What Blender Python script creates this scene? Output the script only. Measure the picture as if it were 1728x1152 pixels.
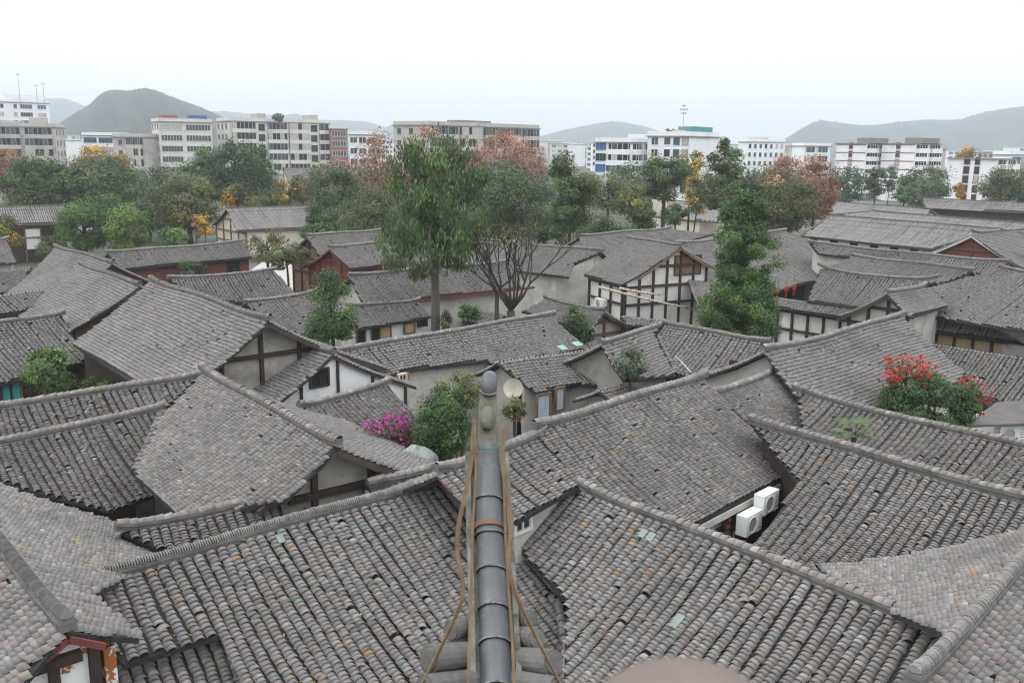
import bpy, math, random
import numpy as np
from mathutils import Matrix, Vector

for _o in list(bpy.data.objects):
    bpy.data.objects.remove(_o)
SC = bpy.context.scene
COL = SC.collection
RNG = np.random.default_rng(11)
random.seed(11)
GZ = 1.0                      # level of the town's ground

# ---------------------------------------------------------------- camera (a tower balcony above the roofs)
FPX, EYE, ROLL = 1560.0, 13.0, math.atan(0.013)
PITCH = math.atan((576 - 247) / FPX)
_R0, _U0 = np.array([1., 0, 0]), np.array([0, math.sin(PITCH), math.cos(PITCH)])
CF = np.array([0, math.cos(PITCH), -math.sin(PITCH)])
CR = _R0 * math.cos(ROLL) + _U0 * math.sin(ROLL)
CU = -_R0 * math.sin(ROLL) + _U0 * math.cos(ROLL)
CC = np.array([0., 0, EYE])
cam_data = bpy.data.cameras.new('camera')
cam = bpy.data.objects.new('camera', cam_data)
COL.objects.link(cam)
cam.matrix_world = Matrix(((CR[0], CU[0], -CF[0], 0), (CR[1], CU[1], -CF[1], 0), (CR[2], CU[2], -CF[2], EYE), (0, 0, 0, 1)))
cam_data.sensor_width = 36.0
cam_data.lens = 36.0 * FPX / 1728
cam_data.clip_start = 0.05
cam_data.clip_end = 12000
cam_data.dof.use_dof = True
cam_data.dof.focus_distance = 24.0
cam_data.dof.aperture_fstop = 5.6
SC.camera = cam

# ---------------------------------------------------------------- sky, sun, exposure (a white overcast day)
SUN_EL, SUN_AZ = math.radians(48), math.radians(-70)
world = bpy.data.worlds.new('World')
SC.world = world
world.use_nodes = True
_nt = world.node_tree
_nt.nodes.clear()
_out = _nt.nodes.new('ShaderNodeOutputWorld')
_bg = _nt.nodes.new('ShaderNodeBackground')
_sky = _nt.nodes.new('ShaderNodeTexSky')
_sky.sky_type = 'NISHITA'
_sky.sun_disc = False
_sky.sun_elevation = SUN_EL
_sky.sun_rotation = SUN_AZ
_sky.air_density, _sky.dust_density, _sky.ozone_density = 1.0, 3.0, 1.0
_mul = _nt.nodes.new('ShaderNodeVectorMath'); _mul.operation = 'SCALE'; _mul.inputs['Scale'].default_value = 0.10
_tc = _nt.nodes.new('ShaderNodeTexCoord')
_sep = _nt.nodes.new('ShaderNodeSeparateXYZ')
_ramp = _nt.nodes.new('ShaderNodeValToRGB')          # overcast deck: three times as bright overhead as at the horizon
_ramp.color_ramp.elements[0].position = 0.0
_ramp.color_ramp.elements[0].color = (0.82, 0.855, 0.88, 1)
_ramp.color_ramp.elements[1].position = 1.0
_ramp.color_ramp.elements[1].color = (2.15, 2.20, 2.26, 1)
_mix = _nt.nodes.new('ShaderNodeMix'); _mix.data_type = 'RGBA'; _mix.inputs['Factor'].default_value = 0.88
_nt.links.new(_sky.outputs['Color'], _mul.inputs[0])
_nt.links.new(_tc.outputs['Generated'], _sep.inputs[0])
_nt.links.new(_sep.outputs['Z'], _ramp.inputs['Fac'])
_nt.links.new(_mul.outputs['Vector'], _mix.inputs['A'])
_nt.links.new(_ramp.outputs['Color'], _mix.inputs['B'])
_nt.links.new(_mix.outputs['Result'], _bg.inputs['Color'])
_bg.inputs['Strength'].default_value = 1.38
_nt.links.new(_bg.outputs['Background'], _out.inputs['Surface'])

sun_data = bpy.data.lights.new('sun', 'SUN')
sun_data.energy = 0.7
sun_data.angle = math.radians(25)
sun_data.color = (1.0, 0.97, 0.93)
sun = bpy.data.objects.new('sun', sun_data)
COL.objects.link(sun)
_sd = Vector((math.cos(SUN_EL) * math.sin(SUN_AZ), math.cos(SUN_EL) * math.cos(SUN_AZ), math.sin(SUN_EL)))
sun.rotation_euler = _sd.to_track_quat('Z', 'Y').to_euler()
sun.location = (-60, 20, 120)
SC.view_settings.view_transform = 'Standard'
SC.view_settings.look = 'None'
SC.view_settings.exposure = 0.05
SC.view_settings.gamma = 1.0
SC.cycles.use_denoising = True
SC.cycles.filter_width = 1.15
SC.cycles.max_bounces = 5
SC.cycles.diffuse_bounces = 3
SC.cycles.glossy_bounces = 2
SC.cycles.transmission_bounces = 3
SC.cycles.transparent_max_bounces = 6
SC.cycles.volume_bounces = 0


def ray(x, y):
    return CR * (x - 864) / FPX - CU * (y - 576) / FPX + CF


def at(x, y, z):                     # where the sight line through a spot of the photograph meets a level
    d = ray(x, y)
    return CC + d * ((z - EYE) / d[2])


def far(x, y, depth):                # the same at a given depth
    return CC + ray(x, y) * depth


def seen(P):
    v = np.asarray(P) - CC
    w = v @ CF
    return 864 + FPX * (v @ CR) / w, 576 - FPX * (v @ CU) / w, w
# ---------------------------------------------------------------- materials
def base_mat(name):
    m = bpy.data.materials.new(name)
    m.use_nodes = True
    nt = m.node_tree
    b = nt.nodes['Principled BSDF']
    return m, nt, b


def mat(name, col, rough=.8, amt=.25, scale=2.0, bump=0.0, tint=False, stain=None, metallic=0.0, spec=.3, bscale=None):
    """colour with two octaves of world-space noise, optional dirt with a shape of its own, optional per-piece tint"""
    m, nt, b = base_mat(name)
    N, L = nt.nodes.new, nt.links.new
    b.inputs['Roughness'].default_value = rough
    b.inputs['Metallic'].default_value = metallic
    b.inputs['Specular IOR Level'].default_value = spec
    geo = N('ShaderNodeNewGeometry')
    n1 = N('ShaderNodeTexNoise'); n1.inputs['Scale'].default_value = scale; n1.inputs['Detail'].default_value = 6; n1.inputs['Roughness'].default_value = .65
    L(geo.outputs['Position'], n1.inputs['Vector'])
    mr = N('ShaderNodeMapRange'); mr.inputs['From Min'].default_value = .25; mr.inputs['From Max'].default_value = .75
    mr.inputs['To Min'].default_value = 1 - amt; mr.inputs['To Max'].default_value = 1 + amt
    L(n1.outputs['Fac'], mr.inputs['Value'])
    vm = N('ShaderNodeVectorMath'); vm.operation = 'SCALE'
    L(mr.outputs['Result'], vm.inputs['Scale'])
    if tint:
        at_ = N('ShaderNodeAttribute'); at_.attribute_name = 'tint'
        mul = N('ShaderNodeVectorMath'); mul.operation = 'MULTIPLY'
        mul.inputs[1].default_value = col
        L(at_.outputs['Color'], mul.inputs[0]); L(mul.outputs['Vector'], vm.inputs[0])
    else:
        vm.inputs[0].default_value = col
    res = vm.outputs['Vector']
    for scol, sscale, lo, hi in ([] if not stain else (stain if isinstance(stain, list) else [stain])):
        n2 = N('ShaderNodeTexNoise'); n2.inputs['Scale'].default_value = sscale; n2.inputs['Detail'].default_value = 8; n2.inputs['Roughness'].default_value = .7
        L(geo.outputs['Position'], n2.inputs['Vector'])
        r2 = N('ShaderNodeMapRange'); r2.inputs['From Min'].default_value = lo; r2.inputs['From Max'].default_value = hi
        L(n2.outputs['Fac'], r2.inputs['Value'])
        mx = N('ShaderNodeMix'); mx.data_type = 'RGBA'
        L(r2.outputs['Result'], mx.inputs['Factor']); L(res, mx.inputs['A']); mx.inputs['B'].default_value = (*scol, 1)
        res = mx.outputs['Result']
    L(res, b.inputs['Base Color'])
    if bump:
        bp = N('ShaderNodeBump'); bp.inputs['Strength'].default_value = bump; bp.inputs['Distance'].default_value = .02
        n3 = N('ShaderNodeTexNoise'); n3.inputs['Scale'].default_value = bscale or scale * 6; n3.inputs['Detail'].default_value = 4
        L(geo.outputs['Position'], n3.inputs['Vector']); L(n3.outputs['Fac'], bp.inputs['Height']); L(bp.outputs['Normal'], b.inputs['Normal'])
    return m


def leaf_mat(name, col, rough=.6, trans=.25):
    m, nt, b = base_mat(name)
    N, L = nt.nodes.new, nt.links.new
    at_ = N('ShaderNodeAttribute'); at_.attribute_name = 'tint'
    mul = N('ShaderNodeVectorMath'); mul.operation = 'MULTIPLY'; mul.inputs[1].default_value = col
    L(at_.outputs['Color'], mul.inputs[0])
    L(mul.outputs['Vector'], b.inputs['Base Color'])
    b.inputs['Roughness'].default_value = rough
    b.inputs['Specular IOR Level'].default_value = .25
    tr = N('ShaderNodeBsdfTranslucent'); L(mul.outputs['Vector'], tr.inputs['Color'])
    mx = N('ShaderNodeMixShader'); mx.inputs[0].default_value = trans
    L(b.outputs[0], mx.inputs[1]); L(tr.outputs[0], mx.inputs[2])
    L(mx.outputs[0], nt.nodes['Material Output'].inputs['Surface'])
    return m


M = {}
M['tile'] = mat('clay_tile', (.218, .205, .196), .88, .34, 7.0, .25, tint=True, stain=[((.115, .108, .10), .42, .50, .78), ((.17, .175, .15), 1.6, .60, .82)], bscale=60)
M['pan'] = mat('pan_tile', (.030, .028, .027), .92, .45, 4.0, .4, stain=((.085, .078, .065), 7, .58, .75), bscale=40)
M['mortar'] = mat('ridge_mortar', (.135, .13, .123), .92, .35, 3.0, .5, stain=((.06, .06, .055), 2.2, .50, .70), bscale=25)
M['under'] = mat('rafter_board', (.07, .055, .045), .9, .3, 3.0)
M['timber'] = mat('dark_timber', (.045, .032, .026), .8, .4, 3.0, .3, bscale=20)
M['brown'] = mat('brown_timber', (.16, .10, .065), .8, .4, 3.0, .3, bscale=20)
M['red'] = mat('red_paint', (.16, .042, .036), .7, .35, 3.0, .1, stain=((.10, .045, .035), 4, .55, .75))
M['red_wall'] = mat('red_plaster', (.145, .055, .043), .9, .3, .8, .2, stain=((.11, .05, .04), 1.0, .5, .75))
M['plaster'] = mat('grey_plaster', (.50, .48, .44), .95, .18, 1.2, .2, stain=((.27, .25, .22), 1.1, .50, .75))
M['stained'] = mat('stained_plaster', (.34, .32, .285), .95, .25, 1.2, .2, stain=[((.17, .16, .14), 1.0, .46, .70), ((.42, .40, .36), 2.5, .58, .75)])
M['limewash'] = mat('limewash', (.62, .61, .575), .94, .12, 1.4, .2, stain=[((.38, .36, .32), 1.2, .52, .78)])
M['white'] = mat('white_plaster', (.70, .71, .71), .92, .10, 1.0, .15, stain=((.45, .43, .40), 1.3, .56, .80))
M['flaking'] = mat('flaking_plaster', (.72, .72, .70), .92, .06, 1.0, .2, stain=((.33, .12, .035), 2.6, .53, .545))
M['ochre'] = mat('ochre_plaster', (.42, .31, .18), .92, .2, 1.5, .2, stain=((.25, .19, .12), 1.5, .5, .75))
M['cream'] = mat('cream_wall', (.55, .50, .42), .92, .15, .9, .15, stain=((.33, .29, .24), 1.0, .5, .75))
M['concrete'] = mat('concrete', (.40, .385, .36), .92, .22, .8, .2, stain=((.22, .21, .195), .35, .50, .72))
M['pave'] = mat('town_ground', (.13, .125, .11), .95, .25, .6, .3, stain=((.045, .055, .032), .06, .40, .52))
M['court'] = mat('pale_paving', (.42, .40, .37), .95, .15, 1.0, .2, stain=((.28, .27, .24), .9, .52, .7))
M['glass'] = mat('dark_glass', (.035, .042, .05), .12, .3, 1.0, spec=.6)
M['void'] = mat('dark_opening_and_shade', (.018, .017, .016), .9, .2, 1.0)  # near-black for openings, and for the shade painted on the light-well wall
M['metal'] = mat('grey_metal', (.45, .46, .46), .45, .15, 2.0, metallic=.6)
M['tar'] = mat('sheet_roof', (.11, .10, .10), .8, .3, 2.0)

# ---------------------------------------------------------------- mesh helpers
def tag(o, label, cat, group=None, kind=None):
    o['label'] = label
    o['category'] = cat
    if group: o['group'] = group
    if kind: o['kind'] = kind
    return o


def thing(name, loc, label, cat, group=None):
    o = bpy.data.objects.new(name, None)
    o.empty_display_size = .3
    o.location = [float(v) for v in loc]
    COL.objects.link(o)
    return tag(o, label, cat, group)


def adopt(o, parent):
    if parent is not None:
        o.parent = parent
        if parent.type == 'EMPTY':
            o.matrix_parent_inverse = Matrix.Translation(-Vector(parent.location))
    return o


def raw_mesh(name, V, F, mats, tint=None, smooth=False, midx=None):
    """V (n,3); F list of index lists or an (m,k) array"""
    me = bpy.data.meshes.new(name)
    V = np.asarray(V, dtype=np.float32)
    if isinstance(F, np.ndarray):
        k = F.shape[1]; nf = len(F)
        me.vertices.add(len(V)); me.vertices.foreach_set('co', V.ravel())
        me.loops.add(nf * k); me.loops.foreach_set('vertex_index', F.astype(np.int32).ravel())
        me.polygons.add(nf)
        me.polygons.foreach_set('loop_start', np.arange(nf, dtype=np.int32) * k)
        if midx is not None: me.polygons.foreach_set('material_index', np.asarray(midx, dtype=np.int32))
        me.update(calc_edges=True)
    else:
        me.from_pydata(V.tolist(), [], F)
        if midx is not None: me.polygons.foreach_set('material_index', np.asarray(midx, dtype=np.int32))
    if tint is not None:
        a = me.color_attributes.new('tint', 'FLOAT_COLOR', 'POINT')
        t = np.ones((len(V), 4), dtype=np.float32); t[:, :3] = tint
        a.data.foreach_set('color', t.ravel())
    if smooth:
        me.polygons.foreach_set('use_smooth', np.ones(len(me.polygons), dtype=bool))
    for m in (mats if isinstance(mats, (list, tuple)) else [mats]):
        me.materials.append(M[m] if isinstance(m, str) else m)
    return me


def link(name, me, parent=None):
    o = bpy.data.objects.new(name, me)
    COL.objects.link(o)
    return adopt(o, parent)


class MB:
    """collects simple solids into one mesh"""
    def __init__(s): s.V, s.F, s.I = [], [], []
    def add(s, V, F, mi=0):
        n = len(s.V)
        s.V += [tuple(float(c) for c in v) for v in V]
        s.F += [[i + n for i in f] for f in F]
        s.I += [mi] * len(F)
    def box(s, c, ax, ay, az, mi=0):      # centre and three half vectors
        c, ax, ay, az = (np.asarray(q, float) for q in (c, ax, ay, az))
        V = [c + sx * ax + sy * ay + sz * az for sz in (-1, 1) for sy in (-1, 1) for sx in (-1, 1)]
        s.add(V, [[0, 2, 3, 1], [4, 5, 7, 6], [0, 1, 5, 4], [1, 3, 7, 5], [3, 2, 6, 7], [2, 0, 4, 6]], mi)
    def abox(s, x0, x1, y0, y1, z0, z1, mi=0):
        s.box(((x0 + x1) / 2, (y0 + y1) / 2, (z0 + z1) / 2), ((x1 - x0) / 2, 0, 0), (0, (y1 - y0) / 2, 0), (0, 0, (z1 - z0) / 2), mi)
    def beam(s, p, q, w, h, mi=0, up=(0, 0, 1)):   # bar from p to q, width w, height h
        p, q = np.asarray(p, float), np.asarray(q, float)
        d = q - p; L = np.linalg.norm(d)
        if L < 1e-6: return
        d /= L
        u = np.asarray(up, float)
        if abs(d @ u) > .97: u = np.array([1., 0, 0])
        sx = np.cross(d, u); sx /= np.linalg.norm(sx); uz = np.cross(sx, d)
        s.box((p + q) / 2, d * L / 2, sx * w / 2, uz * h / 2, mi)
    def tube(s, pts, rad, n=8, mi=0, cap=True):
        pts = [np.asarray(p, float) for p in pts]
        k = len(pts)
        if not hasattr(rad, '__len__'): rad = [rad] * k
        t0 = pts[1] - pts[0]; t0 /= np.linalg.norm(t0)
        ref = np.array([0, 0, 1.]) if abs(t0[2]) < .9 else np.array([1., 0, 0])
        V = []
        for i in range(k):
            t = pts[min(i + 1, k - 1)] - pts[max(i - 1, 0)]; t /= (np.linalg.norm(t) + 1e-9)
            a = np.cross(t, ref); a /= (np.linalg.norm(a) + 1e-9); b = np.cross(a, t); ref = b
            for j in range(n):
                th = 2 * math.pi * j / n
                V.append(pts[i] + rad[i] * (math.cos(th) * a + math.sin(th) * b))
        F = [[i * n + j, i * n + (j + 1) % n, (i + 1) * n + (j + 1) % n, (i + 1) * n + j] for i in range(k - 1) for j in range(n)]
        if cap: F += [list(range(n))[::-1], [(k - 1) * n + j for j in range(n)]]
        s.add(V, F, mi)
    def slab(s, poly, off, mi=0):         # planar polygon extruded by off
        poly = [np.asarray(p, float) for p in poly]; off = np.asarray(off, float); n = len(poly)
        V = poly + [p + off for p in poly]
        F = [list(range(n)), [n + i for i in range(n)][::-1]] + [[i, (i + 1) % n, n + (i + 1) % n, n + i][::-1] for i in range(n)]
        s.add(V, F, mi)
    def build(s, name, mats, parent=None, smooth=False):
        if not s.V: return None
        return link(name, raw_mesh(name, s.V, s.F, mats, smooth=smooth, midx=s.I), parent)
# ---------------------------------------------------------------- ground, hills
def structure(o, kind='structure'):
    o['kind'] = kind
    return o


M['hill'] = mat('wooded_hill', (.042, .056, .046), .95, .35, .05, .0, stain=((.10, .095, .05), .012, .55, .75))
_g = MB()
_g.add([(-4200, -300, GZ), (4200, -300, GZ), (4200, 4300, GZ), (-4200, 4300, GZ)], [[0, 1, 2, 3]])
structure(_g.build('ground', 'pave'))


def wooded_hill(name, depth, skyline, thick, seed):
    """a real ridge of land: the skyline gives its crest, it falls away on both sides, covered in tree-sized bumps"""
    rng = np.random.default_rng(seed)
    xs = np.array([p[0] for p in skyline], float); ys = np.array([p[1] for p in skyline], float)
    n, m = 420, 26
    gx = np.linspace(xs[0], xs[-1], n)
    crest = np.array([far(x, np.interp(x, xs, ys), depth) for x in gx])
    V = []
    ph = rng.random(8) * 6
    for j in range(m):
        t = (j / (m - 1)) * 2 - 1
        prof = math.cos(t * math.pi / 2) ** 1.25
        for i in range(n):
            p = crest[i]
            hgt = max(p[2] - GZ, 0)
            w = thick * (.5 + hgt / 120)
            z = GZ - 1.5 + (hgt + 1.5) * prof
            wob = (math.sin(i * .16 + j * 1.3 + ph[0]) + math.sin(i * .07 - j * .7 + ph[1])) * .05 * hgt * (1 - prof) * 2
            bump = rng.normal(0, min(1.2, hgt * .012)) * (1 if prof > .985 else .25 if prof > .1 else 0)
            k = 1 + t * w / depth + rng.normal(0, .0002)
            V.append((p[0] * k, p[1] * k, z + wob + bump))
    F = np.array([[j * n + i, j * n + i + 1, (j + 1) * n + i + 1, (j + 1) * n + i] for j in range(m - 1) for i in range(n - 1)])
    return structure(link(name, raw_mesh(name, np.array(V), F, 'hill', smooth=True)))


wooded_hill('hill', 1050, [(60, 243), (95, 212), (125, 192), (150, 178), (172, 158), (187, 153), (215, 155), (243, 150), (262, 153), (285, 163), (310, 172), (340, 182), (370, 195), (410, 212), (470, 235), (500, 246)], 330, 1)
wooded_hill('hill', 2900, [(-160, 250), (-100, 185), (-40, 165), (30, 168), (80, 167), (110, 167), (140, 178), (170, 190), (230, 196), (300, 200), (340, 190), (380, 188), (420, 192), (470, 196), (500, 192), (530, 205), (580, 203), (620, 206), (650, 215), (665, 210), (690, 220), (740, 235), (780, 248)], 420, 2)
wooded_hill('hill', 2500, [(850, 250), (905, 232), (950, 220), (1000, 210), (1032, 205), (1060, 208), (1090, 214), (1120, 224), (1170, 240), (1220, 254)], 420, 3)
wooded_hill('hill', 2000, [(1270, 256), (1310, 243), (1345, 222), (1370, 208), (1385, 203), (1420, 208), (1450, 212), (1480, 211), (1520, 206), (1560, 203), (1600, 203), (1620, 202), (1660, 190), (1700, 184), (1730, 180), (1790, 172), (1850, 182), (1950, 225), (2000, 262)], 420, 4)

mb = MB(); mb.slab([at(400, 470, GZ) + [0, 0, .004], at(600, 520, GZ) + [0, 0, .004], at(640, 455, GZ) + [0, 0, .004], at(470, 425, GZ) + [0, 0, .004]], (0, 0, -.003))
structure(mb.build('courtyard', 'court'))
mb = MB(); mb.slab([at(-40, 440, GZ) + [0, 0, .004], at(110, 440, GZ) + [0, 0, .004], at(100, 410, GZ) + [0, 0, .004], at(-40, 410, GZ) + [0, 0, .004]], (0, 0, -.003))
structure(mb.build('pavement', 'court'))
# ---------------------------------------------------------------- table of the tiled houses
# key: (ridge start, ridge end, ridge height, pitch, outline of the facing slope, width of the far slope or its outline)
ROOFS = {
 'forecourt_left': dict(r=((100,988),(765,798)), z=6.0, p=.5, f=[(100,988),(765,798),(868,893),(956,985),(952,1152),(960,1330),(500,1330),(430,1152),(372,1043),(207,1093)], b=3.0),
 'forecourt_right': dict(r=((975,815),(1610,1058)), z=6.0, p=.5, f=[(975,815),(1610,1058),(1560,1110),(1530,1152),(1480,1330),(960,1330),(952,1152),(956,985),(868,893)], b=3.0),
 'corner_left': dict(r=((-90,800),(112,1052)), z=6.9, p=.5, f=[(-90,800),(112,1052),(20,1150),(-70,1250),(-250,1000)], b=[(-90,800),(112,1052),(232,1052),(150,984),(300,908),(0,800),(-60,775)]),
 'corner_right': dict(r=((1545,1142),(1800,862)), z=6.9, p=.5, f=[(1545,1142),(1800,862),(1960,1000),(1660,1330)], b=[(1545,1142),(1800,862),(1800,845),(1728,878),(1385,950),(1605,1054)]),
 'gate_roof': dict(r=((742,786),(912,730)), z=6.8, p=.5, f=[(742,786),(912,730),(977,812),(872,868),(775,828)], b=2.2),
 'main_right': dict(r=((906,716),(1187,630)), z=7.0, p=.55, f=[(906,716),(1187,630),(1350,787),(1165,880),(985,818)], b=3.2),
 'long_right': dict(r=((1272,712),(1800,858)), z=6.3, p=.5, f=[(1272,712),(1800,858),(1800,868),(1385,950),(1305,950),(1268,914),(1348,804)], b=3),
 'behind_right': dict(r=((1345,655),(1800,768)), z=5.9, p=.45, f=[(1345,655),(1800,768),(1800,850),(1728,835),(1360,735)], b=3),
 'link_right': dict(r=((1200,662),(1308,622)), z=6.0, p=.5, f=[(1200,662),(1308,622),(1345,655),(1365,722),(1280,710)], b=2.5),
 'slab_right': dict(r=((1290,590),(1522,530)), z=6.6, p=.5, f=[(1290,590),(1522,530),(1630,622),(1600,660),(1480,700),(1400,683),(1345,657)], b=3),
 'low_right': dict(r=((1575,575),(1800,612)), z=4.2, p=.5, f=[(1560,570),(1800,612),(1800,705),(1728,690),(1650,660),(1625,620)], b=.4),
 'gable_right': dict(r=((1690,450),(1830,470)), z=7.4, p=.5, f=[(1497,494),(1690,450),(1830,470),(1830,563),(1712,548),(1535,526)], b=3),
 'inner_right': dict(r=((1383,452),(1580,474)), z=6.3, p=.5, f=[(1383,452),(1580,474),(1530,490),(1470,519),(1362,505)], b=3),
 'court_left_long': dict(r=((-60,753),(270,688)), z=5.6, p=.5, f=[(-60,753),(270,688),(228,790),(262,825),(190,852),(100,825),(0,797),(-60,800)], b=2.5),
 'court_left_back': dict(r=((-60,691),(332,632)), z=6.0, p=.5, f=[(-60,691),(332,632),(270,690),(-60,752)], b=3),
 'gable_left': dict(r=((343,621),(567,741)), z=7.0, p=.5, f=[(343,621),(567,741),(482,824),(300,864),(226,790),(270,690)], b=4.2),
 'slab_left': dict(r=((255,470),(453,536)), z=7.4, p=.5, f=[(255,470),(453,536),(345,628),(225,640),(122,572)], b=4.5),
 'twin_left_far': dict(r=((94,415),(190,441)), z=7.2, p=.5, f=[(94,415),(190,441),(130,470),(80,500),(5,496)], b=4),
 'twin_left_near': dict(r=((136,444),(234,478)), z=7.0, p=.5, f=[(136,444),(234,478),(118,549),(20,527)], b=4),
 'edge_left': dict(r=((-60,548),(104,526)), z=6.0, p=.5, f=[(-60,548),(104,526),(148,602),(0,645),(-60,660)], b=3),
 'white_gable': dict(r=((466,561),(561,590)), z=6.2, p=.5, f=[(466,561),(561,590),(470,672),(436,678),(368,632)], b=3.5),
 'long_centre': dict(r=((562,591),(932,528)), z=5.6, p=.5, f=[(562,591),(932,528),(994,585),(835,608),(820,600),(705,616),(640,632)], b=3),
 'shrub_roof': dict(r=((508,683),(654,644)), z=5.0, p=.5, f=[(508,683),(654,644),(700,695),(610,724),(565,712)], b=2.5),
 'shed_centre': dict(r=((838,609),(1014,580)), z=5.05, p=.5, f=[(838,609),(1014,580),(1078,630),(1045,646),(985,641),(977,638),(907,657)], b=1.5),
 'valley_left': dict(r=((1015,576),(1118,545)), z=5.8, p=.5, f=[(1015,576),(1118,545),(1106,560),(1141,628),(1052,632)], b=2.5),
 'valley_right': dict(r=((1118,545),(1297,573)), z=5.8, p=.5, f=[(1118,545),(1297,573),(1285,597),(1180,633),(1141,628),(1106,560)], b=2.5),
 'skirt_inner': dict(r=((1303,497),(1470,521)), z=4.8, p=.45, f=[(1303,497),(1470,521),(1446,536),(1308,513)], b=.3),
 'back_inner': dict(r=((1440,430),(1642,455)), z=6.4, p=.5, f=[(1440,430),(1642,455),(1585,475),(1383,453)], b=3),
 'red_house': dict(r=((180,424),(411,407)), z=5.6, p=.5, f=[(180,424),(411,407),(426,432),(207,450)], b=3),
 'mid_left_a': dict(r=((285,468),(463,455)), z=5.8, p=.5, f=[(285,468),(463,455),(502,494),(420,508),(330,500)], b=3),
 'mid_left_b': dict(r=((412,508),(530,492)), z=5.6, p=.5, f=[(412,508),(530,492),(575,530),(520,566),(458,537)], b=3),
 'shop': dict(r=((588,516),(706,504)), z=4.8, p=.5, f=[(588,516),(706,504),(729,529),(604,552)], b=2),
 'hall_centre': dict(r=((590,464),(860,440)), z=6.0, p=.5, f=[(590,464),(860,440),(880,482),(612,509)], b=3.5),
 'red_gable': dict(r=((556,416),(660,406)), z=6.3, p=.5, f=[(556,416),(660,406),(690,437),(592,450)], b=3),
 'behind_red': dict(r=((518,396),(640,388)), z=6.4, p=.5, f=[(518,396),(640,388),(660,405),(560,428),(541,431)], b=3),
 'far_cottage': dict(r=((382,350),(528,345)), z=6.2, p=.5, f=[(382,350),(528,345),(548,384),(400,388)], b=4),
 'far_left_hall': dict(r=((-60,349),(112,345)), z=6.5, p=.5, f=[(-60,349),(112,345),(97,377),(-60,379)], b=4),
 'gable_timber': dict(r=((1060,399),(1149,413)), z=7.4, p=.5, f=[(1060,399),(1149,413),(1046,477),(985,460)], b=2.7),
 'rough_right': dict(r=((1140,410),(1325,388)), z=7.0, p=.5, f=[(1140,410),(1325,388),(1376,411),(1405,463),(1300,490),(1180,515)], b=3),
 'back_centre': dict(r=((977,397),(1132,384)), z=6.5, p=.5, f=[(977,397),(1132,384),(1206,391),(1148,408),(1120,424),(1010,430),(985,418)], b=3),
 'mid_back': dict(r=((790,400),(1016,423)), z=6.3, p=.5, f=[(790,400),(1016,423),(969,440),(960,465),(800,445)], b=3),
 'cottage_centre': dict(r=((921,501),(1020,524)), z=4.8, p=.5, f=[(921,501),(1020,524),(997,556),(880,522)], b=2),
 'little_roof': dict(r=((790,518),(850,529)), z=3.8, p=.5, f=[(790,518),(850,529),(840,548),(780,540)], b=1.2),
 'lean_to': dict(r=((1047,528),(1136,540)), z=4.6, p=.3, f=[(1047,528),(1136,540),(1118,546),(1058,545)], b=.3),
 'hip_big': dict(r=((1405,362),(1690,384)), z=7.4, p=.5, f=[(1405,362),(1690,384),(1640,400),(1570,419),(1352,396)], b=4),
 'hip_back': dict(r=((1472,355),(1800,380)), z=7.4, p=.4, f=[(1402,362),(1472,355),(1800,380),(1800,392),(1690,386)], b=4),
 'red_pediment': dict(r=((1640,394),(1760,380)), z=7.2, p=.5, f=[(1640,394),(1760,380),(1820,425),(1728,449),(1708,436)], b=4),
 'long_wall': dict(r=((1366,409),(1700,441)), z=6.6, p=.5, f=[(1366,409),(1700,441),(1690,460),(1640,459),(1440,431),(1380,425)], b=2),
 'far_hall': dict(r=((1555,333),(1800,345)), z=7.0, p=.5, f=[(1555,333),(1800,345),(1800,362),(1728,358),(1560,350)], b=5),
 'far_roof': dict(r=((1390,338),(1570,352)), z=6.0, p=.4, f=[(1390,338),(1570,352),(1560,364),(1395,360)], b=4),
 'far_store': dict(r=((1100,333),(1222,346)), z=5.6, p=.5, f=[(1142,338),(1222,346),(1228,374),(1098,365)], b=4),
 'far_gable': dict(r=((477,283),(560,284)), z=6.8, p=.6, f=[(477,283),(560,284),(560,314),(490,313)], b=5),
 'edge_far_left': dict(r=((-60,409),(12,402)), z=6.0, p=.5, f=[(-60,409),(12,402),(28,440),(-60,447)], b=3),
 'strip_left': dict(r=((-60,503),(96,483)), z=6.0, p=.5, f=[(-60,503),(96,483),(70,515),(-60,540)], b=1),
 'strip_left_far': dict(r=((-60,462),(54,446)), z=6.0, p=.5, f=[(-60,462),(54,446),(30,488),(-60,500)], b=1),
 'skirt_right': dict(r=((1535,527),(1800,561)), z=5.0, p=.5, f=[(1535,527),(1800,561),(1800,588),(1728,575),(1550,549)], b=.3),
 'wing_right': dict(r=((1497,493),(1560,479)), z=6.6, p=.6, f=[(1497,493),(1560,479),(1600,510),(1537,531)], b=2.3),
 'strip_mid': dict(r=((205,886),(470,833)), z=5.9, p=.5, f=[(205,886),(470,833),(482,868),(345,915),(300,925)], b=.5),
 'tiny_pent': dict(r=((510,852),(556,810)), z=5.6, p=.5, f=[(510,852),(556,810),(602,828),(556,858)], b=.6),
}
# ---------------------------------------------------------------- roof builder
COLUMN, EXPO = .18, .066          # spacing of the tile columns, visible length of a tile


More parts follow.
